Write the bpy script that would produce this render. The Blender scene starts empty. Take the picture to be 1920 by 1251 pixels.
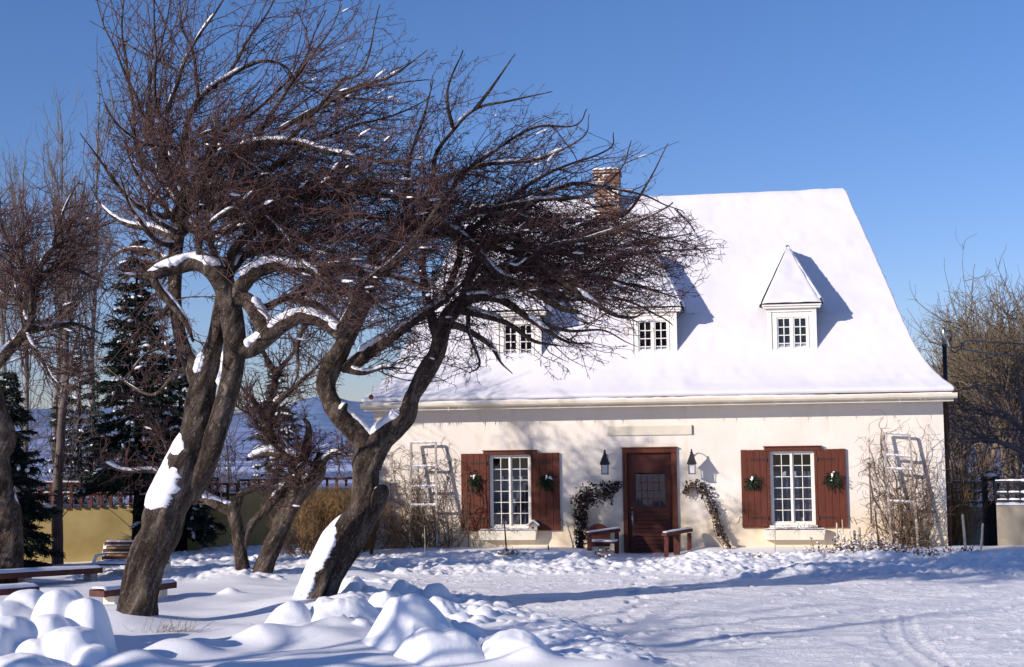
import bpy, math, random
import numpy as np
from mathutils import Vector, Matrix

rng = np.random.default_rng(7)
random.seed(7)
scene = bpy.context.scene
COL = scene.collection
PI = math.pi

# ------------------------------------------------------------------ camera model (fitted once from the photo's own lines)
F, PITCH, ROLL, CAMZ = 2667.0, 0.0729, 0.0145, 2.4
TH, HX, HY = 0.1531, -2.938, 30.018          # yaw and left front corner of the house
cp, sp = math.cos(PITCH), math.sin(PITCH)
cr, sr = math.cos(ROLL), math.sin(ROLL)

def ray(px, py):
    a0, b0 = px - 960.0, 625.5 - py
    a = cr * a0 + sr * b0
    b = -sr * a0 + cr * b0
    a /= F; b /= F
    y = cp - b * sp
    z = sp + b * cp
    return a / y, z / y                       # x and z per metre of y
def at(px, py, Y):
    x, z = ray(px, py)
    return np.array((x * Y, Y, CAMZ + z * Y))
def ground(px, py, z=0.0):
    x, dz = ray(px, py)
    Y = (z - CAMZ) / dz
    return x * Y, Y
def project(P):
    P = np.asarray(P, float)
    x, y, z = P[..., 0], P[..., 1], P[..., 2] - CAMZ
    Fw = y * cp + z * sp
    Up = -y * sp + z * cp
    a, b = x / Fw * F, Up / Fw * F
    return 960 + cr * a - sr * b, 625.5 - (sr * a + cr * b)
ct, st = math.cos(TH), math.sin(TH)
def uz(px, py, v=0.0):                        # pixel -> house coordinates on the plane v
    rx, rz = ray(px, py)
    # point = t*(rx,1,rz)+(0,0,CAMZ);  local v = (x-HX)*st + (y-HY)*ct
    t = (v + HX * st + HY * ct) / (rx * st + ct)
    x, y = rx * t - HX, t - HY
    return x * ct - y * st, CAMZ + rz * t
def h2w(u, v, z):
    return np.array((HX + u * ct + v * st, HY - u * st + v * ct, z))

# ------------------------------------------------------------------ noise
def _hash(ix, iy, iz, seed):
    n = (ix.astype(np.int64) * 374761393 + iy.astype(np.int64) * 668265263 + iz.astype(np.int64) * 2147483647 + seed * 974711) & 0xffffffff
    n = ((n ^ (n >> 13)) * 1274126177) & 0xffffffff
    n = n ^ (n >> 16)
    return (n & 0xffff) / 65535.0
def vn3(x, y, z, seed=0):
    x, y, z = np.broadcast_arrays(np.asarray(x, float), np.asarray(y, float), np.asarray(z, float))
    ix, iy, iz = np.floor(x), np.floor(y), np.floor(z)
    fx, fy, fz = x - ix, y - iy, z - iz
    fx, fy, fz = (f * f * (3 - 2 * f) for f in (fx, fy, fz))
    ix, iy, iz = ix.astype(np.int64), iy.astype(np.int64), iz.astype(np.int64)
    r = 0
    for dx in (0, 1):
        for dy in (0, 1):
            for dz in (0, 1):
                w = (fx if dx else 1 - fx) * (fy if dy else 1 - fy) * (fz if dz else 1 - fz)
                r = r + w * _hash(ix + dx, iy + dy, iz + dz, seed)
    return r * 2 - 1
def vn2(x, y, seed=0):
    x = np.asarray(x, float)
    return vn3(x, y, np.full(np.broadcast(x, np.asarray(y, float)).shape, 0.5), seed)
def fbm2(x, y, seed=0, octv=4):
    r, a = 0, 1.0
    for i in range(octv):
        r = r + a * vn2(x * 2 ** i + 17 * i, y * 2 ** i - 9 * i, seed + i)
        a *= .5
    return r

# ------------------------------------------------------------------ objects
def link(o, parent=None):
    COL.objects.link(o)
    if parent is not None: o.parent = parent
    return o
def tag(o, label=None, cat=None, group=None, kind=None):
    if label: o['label'] = label
    if cat: o['category'] = cat
    if group: o['group'] = group
    if kind: o['kind'] = kind
    return o
def empty(name, loc=(0, 0, 0), rz=0.0, label=None, cat=None, group=None):
    o = bpy.data.objects.new(name, None)
    o.location = [float(c) for c in loc]; o.rotation_euler = (0, 0, rz)
    o.empty_display_size = .2
    link(o); return tag(o, label, cat, group)
def mesh_np(name, V, Q, mat, parent=None, smooth=False, origin=None):
    V = np.asarray(V, np.float64).reshape(-1, 3); Q = np.asarray(Q, np.int32)
    if origin is not None: V = V - np.asarray(origin)
    me = bpy.data.meshes.new(name)
    n = Q.shape[1]
    me.vertices.add(len(V)); me.vertices.foreach_set('co', V.astype(np.float32).ravel())
    me.loops.add(Q.size); me.loops.foreach_set('vertex_index', Q.ravel())
    me.polygons.add(len(Q))
    me.polygons.foreach_set('loop_start', np.arange(0, Q.size, n, dtype=np.int32))
    me.polygons.foreach_set('loop_total', np.full(len(Q), n, np.int32))
    if smooth: me.polygons.foreach_set('use_smooth', np.ones(len(Q), bool))
    me.update(calc_edges=True)
    me.materials.append(mat)
    o = bpy.data.objects.new(name, me)
    if origin is not None: o.location = [float(c) for c in origin]
    return link(o, parent)

class MB:
    """collects boxes, bars and polygons into one mesh"""
    def __init__(s): s.V = []; s.Fc = []
    def add(s, vs, fs):
        b = len(s.V); s.V += [tuple(map(float, v)) for v in vs]; s.Fc += [tuple(i + b for i in f) for f in fs]
        return s
    def box(s, x0, x1, y0, y1, z0, z1):
        return s.add([(x0, y0, z0), (x1, y0, z0), (x1, y1, z0), (x0, y1, z0), (x0, y0, z1), (x1, y0, z1), (x1, y1, z1), (x0, y1, z1)],
                     [(0, 3, 2, 1), (4, 5, 6, 7), (0, 1, 5, 4), (1, 2, 6, 5), (2, 3, 7, 6), (3, 0, 4, 7)])
    def bar(s, p, q, w, d, up=(0, 1, 0)):     # rectangular bar from p to q
        p, q = Vector(p), Vector(q); t = (q - p).normalized(); up = Vector(up)
        a = t.cross(up).normalized() * w / 2; b = a.cross(t).normalized() * d / 2
        vs = [c + i * a + j * b for c in (p, q) for i, j in ((-1, -1), (1, -1), (1, 1), (-1, 1))]
        return s.add(vs, [(0, 1, 2, 3), (7, 6, 5, 4), (0, 4, 5, 1), (1, 5, 6, 2), (2, 6, 7, 3), (3, 7, 4, 0)])
    def poly(s, vs): return s.add(vs, [tuple(range(len(vs)))])
    def prism(s, pts, y0, y1):                # outline in x,z extruded along y
        n = len(pts)
        s.add([(x, y0, z) for x, z in pts] + [(x, y1, z) for x, z in pts],
              [tuple(range(n)), tuple(range(2 * n - 1, n - 1, -1))] + [(i, i + n, (i + 1) % n + n, (i + 1) % n) for i in range(n)])
        return s
    def lathe(s, c, prof, n=12):
        vs = []; fs = []
        for r, z in prof:
            for i in range(n):
                a = 2 * PI * i / n; vs.append((c[0] + r * math.cos(a), c[1] + r * math.sin(a), c[2] + z))
        for k in range(len(prof) - 1):
            for i in range(n):
                j = (i + 1) % n; fs.append((k * n + i, k * n + j, (k + 1) * n + j, (k + 1) * n + i))
        fs.append(tuple(range(n - 1, -1, -1))); fs.append(tuple((len(prof) - 1) * n + i for i in range(n)))
        return s.add(vs, fs)
    def tube(s, P, R, n=8):
        V, Q = tubes(np.array([P], float), np.array([R if np.ndim(R) else [R] * len(P)], float), n)
        m = len(P)
        return s.add(V, [tuple(q) for q in Q] + [tuple(range(n - 1, -1, -1)), tuple((m - 1) * n + i for i in range(n))])
    def build(s, name, mat, parent=None, smooth=False, bevel=0):
        me = bpy.data.meshes.new(name); me.from_pydata(s.V, [], s.Fc)
        if smooth: me.polygons.foreach_set('use_smooth', np.ones(len(me.polygons), bool))
        me.materials.append(mat); me.update()
        o = link(bpy.data.objects.new(name, me), parent)
        if bevel:
            b = o.modifiers.new('bevel', 'BEVEL'); b.width = bevel; b.segments = 1; b.limit_method = 'ANGLE'
        return o

# ------------------------------------------------------------------ tubes, vectorised
def unit(a): return a / np.maximum(np.linalg.norm(a, axis=-1, keepdims=True), 1e-9)
def tangents(P):
    T = np.empty_like(P)
    T[:, 1:-1] = P[:, 2:] - P[:, :-2]; T[:, 0] = P[:, 1] - P[:, 0]; T[:, -1] = P[:, -1] - P[:, -2]
    return unit(T)
def tubes(P, R, S=3, rad_noise=None):
    N, K, _ = P.shape
    T = tangents(P); Tm = unit(P[:, -1] - P[:, 0] + 1e-6)
    ref = np.zeros((N, 3)); c = np.argmin(np.abs(Tm), axis=1); ref[np.arange(N), c] = 1
    A = unit(np.cross(T, ref[:, None, :])); B = np.cross(T, A)
    ang = np.arange(S) * 2 * PI / S
    rr = R[:, :, None] * np.ones(S)
    if rad_noise is not None: rr = rr * rad_noise
    V = P[:, :, None, :] + rr[..., None] * (np.cos(ang)[:, None] * A[:, :, None, :] + np.sin(ang)[:, None] * B[:, :, None, :])
    n = np.arange(N)[:, None, None] * K * S; k = np.arange(K - 1)[None, :, None] * S; i = np.arange(S)[None, None, :]; j = (i + 1) % S
    Q = np.stack([n + k + i, n + k + j, n + k + S + j, n + k + S + i], -1).reshape(-1, 4)
    return V.reshape(-1, 3), Q
class Acc:
    def __init__(s): s.V = []; s.Q = []; s.n = 0
    def add(s, V, Q):
        if len(V): s.V.append(V); s.Q.append(Q + s.n); s.n += len(V)
    def build(s, name, mat, parent=None, smooth=False, origin=None):
        if not s.V: return None
        return mesh_np(name, np.concatenate(s.V), np.concatenate(s.Q), mat, parent, smooth, origin)

def spline(P, n):                             # Catmull-Rom through rows of P, n samples evenly by length
    P = np.asarray(P, float)
    if len(P) == 2:
        t = np.linspace(0, 1, n)[:, None]; return P[0] * (1 - t) + P[1] * t
    Q = np.vstack([2 * P[0] - P[1], P, 2 * P[-1] - P[-2]])
    out = []
    for i in range(len(P) - 1):
        p0, p1, p2, p3 = Q[i:i + 4]
        for t in np.linspace(0, 1, 12, endpoint=False):
            out.append(.5 * ((2 * p1) + (p2 - p0) * t + (2 * p0 - 5 * p1 + 4 * p2 - p3) * t * t + (3 * p1 - p0 - 3 * p2 + p3) * t ** 3))
    out.append(P[-1]); out = np.array(out)
    d = np.r_[0, np.cumsum(np.linalg.norm(np.diff(out[:, :3], axis=0), axis=1))]
    s = np.linspace(0, d[-1], n)
    return np.stack([np.interp(s, d, out[:, c]) for c in range(out.shape[1])], 1)

def grow(start, d, L, K, flow, wflow, jit, droop=0.0):
    """N wandering twigs of K points; flow(P) gives a preferred direction"""
    N = len(start); P = np.empty((N, K, 3)); P[:, 0] = start; d = unit(d)
    step = (L / (K - 1))[:, None]
    for k in range(1, K):
        f = flow(P[:, k - 1]) if flow is not None else 0
        d = unit(d + wflow * f + rng.normal(0, jit, (N, 3)) + np.array((0, 0, -droop)))
        P[:, k] = P[:, k - 1] + d * step
    return P
def sample_on(P, R, M, tmin=.1, tmax=1.0, w=None):
    """M random places on a set of polylines (N,K,3): position, tangent, radius, parent index"""
    N, K, _ = P.shape
    L = np.linalg.norm(np.diff(P, axis=1), axis=2).sum(1)
    pr = L if w is None else L * w
    idx = rng.choice(N, M, p=pr / pr.sum())
    t = rng.uniform(tmin, tmax, M) * (K - 1); k = np.minimum(t.astype(int), K - 2); f = (t - k)
    pos = P[idx, k] * (1 - f[:, None]) + P[idx, k + 1] * f[:, None]
    tan = unit(P[idx, k + 1] - P[idx, k]); r = R[idx, k] * (1 - f) + R[idx, k + 1] * f
    return pos, tan, r, idx, t / (K - 1)
def side_dirs(tan, a0, a1, flat=1.0):
    """directions leaning a0..a1 radians off each tangent"""
    r = rng.normal(size=tan.shape); r[:, 1] *= flat
    s = unit(r - (r * tan).sum(1, keepdims=True) * tan)
    a = rng.uniform(a0, a1, len(tan))[:, None]
    return tan * np.cos(a) + s * np.sin(a)
def in_poly(px, py, poly):
    c = np.zeros(px.shape, bool); n = len(poly)
    for i in range(n):
        x0, y0 = poly[i]; x1, y1 = poly[(i + 1) % n]
        if y0 == y1: continue
        m = ((y0 > py) != (y1 > py)) & (px < (x1 - x0) * (py - y0) / (y1 - y0) + x0)
        c ^= m
    return c

# ------------------------------------------------------------------ materials
def new_mat(name):
    m = bpy.data.materials.new(name); m.use_nodes = True
    nt = m.node_tree; b = nt.nodes['Principled BSDF']
    return m, nt, b
def N(nt, t, **kw):
    n = nt.nodes.new(t)
    for k, v in kw.items():
        if k in n.inputs: n.inputs[k].default_value = v
        else: setattr(n, k, v)
    return n
def coords(nt, scale=(1, 1, 1), rot=(0, 0, 0)):
    tc = N(nt, 'ShaderNodeTexCoord'); mp = N(nt, 'ShaderNodeMapping')
    mp.inputs['Scale'].default_value = scale; mp.inputs['Rotation'].default_value = rot
    nt.links.new(tc.outputs['Object'], mp.inputs['Vector']); return mp.outputs['Vector']
def noise(nt, vec, scale, detail=4, rough=.55, dist=0):
    n = N(nt, 'ShaderNodeTexNoise', Scale=scale, Detail=detail, Roughness=rough, Distortion=dist)
    nt.links.new(vec, n.inputs['Vector']); return n.outputs['Fac']
def ramp(nt, fac, stops):
    r = nt.nodes.new('ShaderNodeValToRGB'); e = r.color_ramp.elements
    while len(e) < len(stops): e.new(0.5)
    for i, (p, c) in enumerate(stops): e[i].position = p; e[i].color = (*c, 1)
    nt.links.new(fac, r.inputs['Fac']); return r.outputs['Color']
def bump(nt, b, h, strength, dist, chain=None):
    n = N(nt, 'ShaderNodeBump', Strength=strength, Distance=dist)
    nt.links.new(h, n.inputs['Height'])
    if chain is not None: nt.links.new(chain, n.inputs['Normal'])
    nt.links.new(n.outputs['Normal'], b.inputs['Normal']); return n.outputs['Normal']
def simple(name, c1, c2=None, scale=6, rough=.7, bs=.2, bd=.005, stretch=(1, 1, 1), spec=.3, bscale=None, metal=0, mid=(.35, .65)):
    m, nt, b = new_mat(name); v = coords(nt, stretch)
    f = noise(nt, v, scale, 5)
    c = ramp(nt, f, [(mid[0], c1), (mid[1], c2 or c1)]); nt.links.new(c, b.inputs['Base Color'])
    b.inputs['Roughness'].default_value = rough; b.inputs['Specular IOR Level'].default_value = spec; b.inputs['Metallic'].default_value = metal
    if bs: bump(nt, b, noise(nt, v, bscale or scale * 4, 4), bs, bd)
    return m

M = {}
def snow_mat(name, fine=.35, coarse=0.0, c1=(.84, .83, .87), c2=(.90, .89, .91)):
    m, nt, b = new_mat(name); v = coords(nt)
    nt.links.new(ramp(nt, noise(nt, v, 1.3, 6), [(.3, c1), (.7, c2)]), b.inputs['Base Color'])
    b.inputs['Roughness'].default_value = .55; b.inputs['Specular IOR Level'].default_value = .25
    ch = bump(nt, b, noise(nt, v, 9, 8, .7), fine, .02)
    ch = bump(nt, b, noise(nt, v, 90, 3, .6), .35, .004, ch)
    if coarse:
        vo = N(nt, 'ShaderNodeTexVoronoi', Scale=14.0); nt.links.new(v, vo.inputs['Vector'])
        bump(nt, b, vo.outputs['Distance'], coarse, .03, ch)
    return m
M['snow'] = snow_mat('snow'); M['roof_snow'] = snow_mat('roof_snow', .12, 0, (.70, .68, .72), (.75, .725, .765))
M['soft_snow'] = snow_mat('soft_snow', .25, 0, (.78, .77, .83), (.84, .83, .88)); M['mound_snow'] = snow_mat('mound_snow', .30); M['ground_snow'] = snow_mat('ground_snow', .42, 0, (.87, .86, .89), (.93, .92, .93))

def ground_mat():
    m, nt, b = new_mat('snow_ground'); v = coords(nt)
    at_ = N(nt, 'ShaderNodeAttribute', attribute_name='wear')
    base = ramp(nt, noise(nt, v, .9, 6), [(.3, (.87, .86, .89)), (.7, (.93, .92, .93))])
    st_v = coords(nt, (.35, 1.6, 1), (0, 0, math.radians(12)))
    dirt = ramp(nt, noise(nt, st_v, 1.6, 7, .65), [(.42, (.93, .91, .93)), (.60, (.86, .85, .89)), (.74, (.74, .74, .81))])
    mx = N(nt, 'ShaderNodeMix', data_type='RGBA'); nt.links.new(at_.outputs['Fac'], mx.inputs['Factor'])
    nt.links.new(base, mx.inputs['A']); nt.links.new(dirt, mx.inputs['B'])
    nt.links.new(mx.outputs['Result'], b.inputs['Base Color'])
    b.inputs['Roughness'].default_value = .5; b.inputs['Specular IOR Level'].default_value = .3
    n1 = noise(nt, v, 11, 8, .75); n2 = noise(nt, v, 80, 3, .6)
    mul = N(nt, 'ShaderNodeMath', operation='MULTIPLY_ADD'); nt.links.new(at_.outputs['Fac'], mul.inputs[0]); mul.inputs[1].default_value = .75; mul.inputs[2].default_value = .22
    bn = N(nt, 'ShaderNodeBump', Distance=.05); nt.links.new(mul.outputs[0], bn.inputs['Strength']); nt.links.new(n1, bn.inputs['Height'])
    bump(nt, b, n2, .35, .004, bn.outputs['Normal'])
    return m
M['ground'] = ground_mat()

def bark_mat(name, dark, mid, light, scale=26, bs=1.0, bd=.045, lean=24):
    m, nt, b = new_mat(name); v0 = coords(nt, (1, 1, 1), (0, math.radians(-lean), 0))
    mp = N(nt, 'ShaderNodeMapping'); mp.inputs['Scale'].default_value = (1, 1, .22); nt.links.new(v0, mp.inputs['Vector']); v = mp.outputs['Vector']
    n1 = noise(nt, v, scale, 9, .72, 1.6); n2 = noise(nt, v, scale * .28, 5, .6, .8)
    rd = N(nt, 'ShaderNodeMath', operation='SUBTRACT'); nt.links.new(n1, rd.inputs[0]); rd.inputs[1].default_value = .5
    ab = N(nt, 'ShaderNodeMath', operation='ABSOLUTE'); nt.links.new(rd.outputs[0], ab.inputs[0])      # ridged furrows
    ml = N(nt, 'ShaderNodeMath', operation='MULTIPLY_ADD'); nt.links.new(ab.outputs[0], ml.inputs[0]); ml.inputs[1].default_value = 2.6; nt.links.new(n2, ml.inputs[2])
    nt.links.new(ramp(nt, ml.outputs[0], [(.44, dark), (.64, mid), (.88, light)]), b.inputs['Base Color'])
    b.inputs['Roughness'].default_value = .92; b.inputs['Specular IOR Level'].default_value = .12
    bump(nt, b, ml.outputs[0], bs, bd)
    return m
M['bark'] = bark_mat('apple_bark', (.030, .021, .017), (.12, .088, .070), (.36, .29, .235))
M['bark_dark'] = bark_mat('dark_bark', (.008, .006, .006), (.02, .016, .015), (.05, .04, .04))
M['twig'] = simple('apple_twig', (.042, .023, .022), (.125, .062, .052), 3, .6, 0, spec=.3)
M['twig_far'] = simple('far_twig', (.07, .048, .048), (.15, .11, .10), 1, .7, 0)
M['twig_gold'] = simple('golden_twig', (.10, .072, .05), (.22, .165, .10), .6, .7, 0)
M['twig_pale'] = simple('pale_twig', (.10, .08, .07), (.19, .15, .12), 1.5, .7, 0)
M['rust_twig'] = simple('rust_twig', (.12, .065, .028), (.27, .16, .065), 3, .7, 0)
M['vine'] = simple('vine_stem', (.085, .05, .032), (.24, .155, .095), 4, .8, 0)
M['dry_leaf'] = simple('dry_leaf', (.05, .02, .015), (.14, .055, .03), 9, .7, 0)
M['ivy_leaf'] = simple('ivy_leaf', (.009, .009, .010), (.040, .018, .018), 9, .5, 0)
M['needle'] = simple('spruce_needle', (.006, .012, .009), (.022, .035, .024), 3, .6, 0)
M['spray'] = simple('spray_needle', (.012, .028, .012), (.04, .06, .026), 8, .5, 0)

def stucco():
    m, nt, b = new_mat('stucco'); v = coords(nt)
    c = ramp(nt, noise(nt, v, .9, 7, .6), [(.3, (.73, .655, .575)), (.62, (.80, .73, .655))])
    vs = coords(nt, (2.2, 2.2, .35)); stn = ramp(nt, noise(nt, vs, 1.3, 6, .6), [(.56, (1, 1, 1)), (.74, (.86, .80, .66))])
    mx = N(nt, 'ShaderNodeMix', data_type='RGBA', blend_type='MULTIPLY'); mx.inputs['Factor'].default_value = .8
    nt.links.new(c, mx.inputs['A']); nt.links.new(stn, mx.inputs['B'])
    tc = N(nt, 'ShaderNodeTexCoord'); sx = N(nt, 'ShaderNodeSeparateXYZ'); nt.links.new(tc.outputs['Object'], sx.inputs[0])
    nz = N(nt, 'ShaderNodeMath', operation='MULTIPLY_ADD'); nt.links.new(noise(nt, v, 1.4, 5), nz.inputs[0]); nz.inputs[1].default_value = -1.1; nt.links.new(sx.outputs['Z'], nz.inputs[2])
    low = ramp(nt, nz.outputs[0], [(0.0, (.90, .74, .44)), (.62, (1, 1, 1))])
    m2 = N(nt, 'ShaderNodeMix', data_type='RGBA', blend_type='MULTIPLY'); m2.inputs['Factor'].default_value = .5
    nt.links.new(mx.outputs['Result'], m2.inputs['A']); nt.links.new(low, m2.inputs['B'])
    nt.links.new(m2.outputs['Result'], b.inputs['Base Color'])
    b.inputs['Roughness'].default_value = .9; b.inputs['Specular IOR Level'].default_value = .15
    ch = bump(nt, b, noise(nt, v, 3, 6, .6), .5, .03); bump(nt, b, noise(nt, v, 45, 4, .7), .5, .006, ch)
    return m
M['stucco'] = stucco()
M['cream'] = simple('cream_paint', (.70, .64, .50), (.78, .72, .60), 3, .6, .1)
M['white'] = simple('white_paint', (.78, .73, .66), (.85, .81, .75), 4, .5, .12)
M['gutter'] = simple('gutter_paint', (.72, .62, .46), (.82, .74, .60), 2.5, .45, .05)
M['sign'] = simple('sign_paint', (.58, .52, .42), (.68, .62, .52), 2, .7, .08)
M['shingle'] = simple('shingle', (.025, .015, .012), (.09, .045, .03), 14, .8, .6, .02)
def planks(name, c1, c2, axis, freq):
    m, nt, b = new_mat(name); s = [3, 3, 3]; s[{'x': 0, 'z': 2}[axis]] = 60 if 0 else 3
    grain = coords(nt, (18, 18, 1.2) if axis == 'x' else (1.2, 18, 18))
    c = ramp(nt, noise(nt, grain, 2.2, 7, .65), [(.25, c1), (.75, c2)])
    b.inputs['Roughness'].default_value = .6; b.inputs['Specular IOR Level'].default_value = .25
    nt.links.new(c, b.inputs['Base Color'])
    bump(nt, b, noise(nt, grain, 3, 5), .35, .004)
    return m
M['red_wood'] = planks('red_wood', (.066, .018, .010), (.155, .042, .024), 'x', 7)
M['red_door'] = planks('red_door', (.042, .011, .009), (.088, .023, .016), 'z', 7)
M['rail_red'] = simple('rail_red', (.055, .014, .011), (.125, .032, .023), 8, .6, .2)
M['iron'] = simple('black_iron', (.012, .010, .010), (.03, .025, .022), 20, .5, .2, spec=.5)
M['dark_paint'] = simple('dark_green_paint', (.010, .012, .014), (.022, .024, .028), 5, .5, .1)
M['brass'] = simple('aged_metal', (.35, .33, .30), (.6, .58, .52), 20, .3, 0, metal=1)
M['ochre'] = simple('ochre_render', (.36, .26, .10), (.48, .37, .16), 1.6, .9, .4, .01)
M['beige'] = simple('beige_render', (.26, .22, .17), (.36, .31, .24), 1.5, .9, .4, .01)
M['stake'] = simple('weathered_stake', (.42, .34, .25), (.60, .52, .42), 9, .8, .2)
M['rust'] = simple('rusty_rod', (.05, .02, .015), (.13, .05, .03), 9, .8, .2)
M['old_wood'] = simple('grey_wood', (.24, .20, .17), (.48, .43, .39), 9, .8, .3)
M['lantern_glass'] = simple('frosted_glass', (.55, .55, .56), (.72, .70, .68), 9, .25, 0, spec=.5)
M['unlit_inside'] = simple('unlit_inside', (.012, .010, .014), (.03, .026, .034), 2, .9, 0)  # near-black colour stands in for the shade of unlit insides
def curtain():
    m, nt, b = new_mat('curtain'); v = coords(nt, (1, 1, .6))
    c = ramp(nt, noise(nt, v, 4.5, 5, .6), [(.35, (.016, .014, .02)), (.50, (.05, .045, .065)), (.66, (.17, .16, .20))])
    nt.links.new(c, b.inputs['Base Color']); b.inputs['Roughness'].default_value = .9
    return m
M['curtain'] = curtain()
def glass():
    m, nt, b = new_mat('pane_glass'); out = nt.nodes['Material Output']
    tr = N(nt, 'ShaderNodeBsdfTransparent'); gl = N(nt, 'ShaderNodeBsdfGlossy', Roughness=.03); mx = N(nt, 'ShaderNodeMixShader')
    tr.inputs['Color'].default_value = (.80, .82, .86, 1)
    mx.inputs['Fac'].default_value = .05
    nt.links.new(tr.outputs[0], mx.inputs[1]); nt.links.new(gl.outputs[0], mx.inputs[2]); nt.links.new(mx.outputs[0], out.inputs['Surface'])
    bn = N(nt, 'ShaderNodeBump', Strength=.15, Distance=.01); nt.links.new(noise(nt, coords(nt), 3, 2), bn.inputs['Height']); nt.links.new(bn.outputs[0], gl.inputs['Normal'])
    return m
M['glass'] = glass()
def brick():
    m, nt, b = new_mat('chimney_brick'); tc = N(nt, 'ShaderNodeTexCoord'); sx = N(nt, 'ShaderNodeSeparateXYZ'); nt.links.new(tc.outputs['Object'], sx.inputs[0])
    ad = N(nt, 'ShaderNodeMath', operation='ADD'); nt.links.new(sx.outputs['X'], ad.inputs[0]); nt.links.new(sx.outputs['Y'], ad.inputs[1])
    cb = N(nt, 'ShaderNodeCombineXYZ'); nt.links.new(ad.outputs[0], cb.inputs[0]); nt.links.new(sx.outputs['Z'], cb.inputs[1])
    br = N(nt, 'ShaderNodeTexBrick', Scale=1.0); br.inputs['Brick Width'].default_value = .21; br.inputs['Row Height'].default_value = .075
    br.inputs['Mortar Size'].default_value = .009
    br.inputs['Color1'].default_value = (.12, .055, .032, 1); br.inputs['Color2'].default_value = (.20, .10, .055, 1)
    nt.links.new(cb.outputs[0], br.inputs['Vector'])
    nf = ramp(nt, noise(nt, coords(nt), 2.6, 3), [(.44, (.16, .09, .06)), (.60, (.85, .80, .76))])
    nt.links.new(nf, br.inputs['Mortar'])
    nt.links.new(br.outputs['Color'], b.inputs['Base Color']); b.inputs['Roughness'].default_value = .9
    bump(nt, b, br.outputs['Fac'], -.5, .01)
    return m
M['brick'] = brick()
M['apple'] = simple('apple_skin', (.20, .035, .025), (.28, .06, .04), 8, .35, 0)
M['grass'] = simple('dry_grass', (.16, .12, .07), (.30, .24, .15), 5, .8, 0)

# ------------------------------------------------------------------ ground
def rect_soft(x, a, b, s):
    return 1 / (1 + np.exp(-(x - a) / s)) * 1 / (1 + np.exp((x - b) / s))
road_edge = np.array([ground(*p) for p in ((560, 1062), (700, 1085), (860, 1118), (960, 1150), (1080, 1180), (1190, 1235), (1230, 1275))])
def edge_x(Y):                                # left edge of the drive as a function of depth
    o = np.argsort(road_edge[:, 1]); return np.interp(Y, road_edge[o, 1], road_edge[o, 0])
def wall_v(X, Y): return (X - HX) * st + (Y - HY) * ct
def wall_u(X, Y): return (X - HX) * ct - (Y - HY) * st
T1 = ground(262, 1183); T2 = ground(590, 1148); T3 = ground(465, 1094)
def base_height(X, Y):
    h = .05 * vn2(X * .35, Y * .35, 3) + .03 * vn2(X * .9, Y * .9, 4)
    far = np.clip((Y - 36) / 400, 0, 1)
    drop = -46 * far ** .6 * (far > 0)
    left_far = np.clip((np.hypot(X, Y) - 60) / 500, 0, 1)
    h = h * np.exp(-np.maximum(Y - 40, 0) / 60) + np.minimum(drop, -46 * left_far ** .7 * (left_far > 0))
    return h
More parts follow.
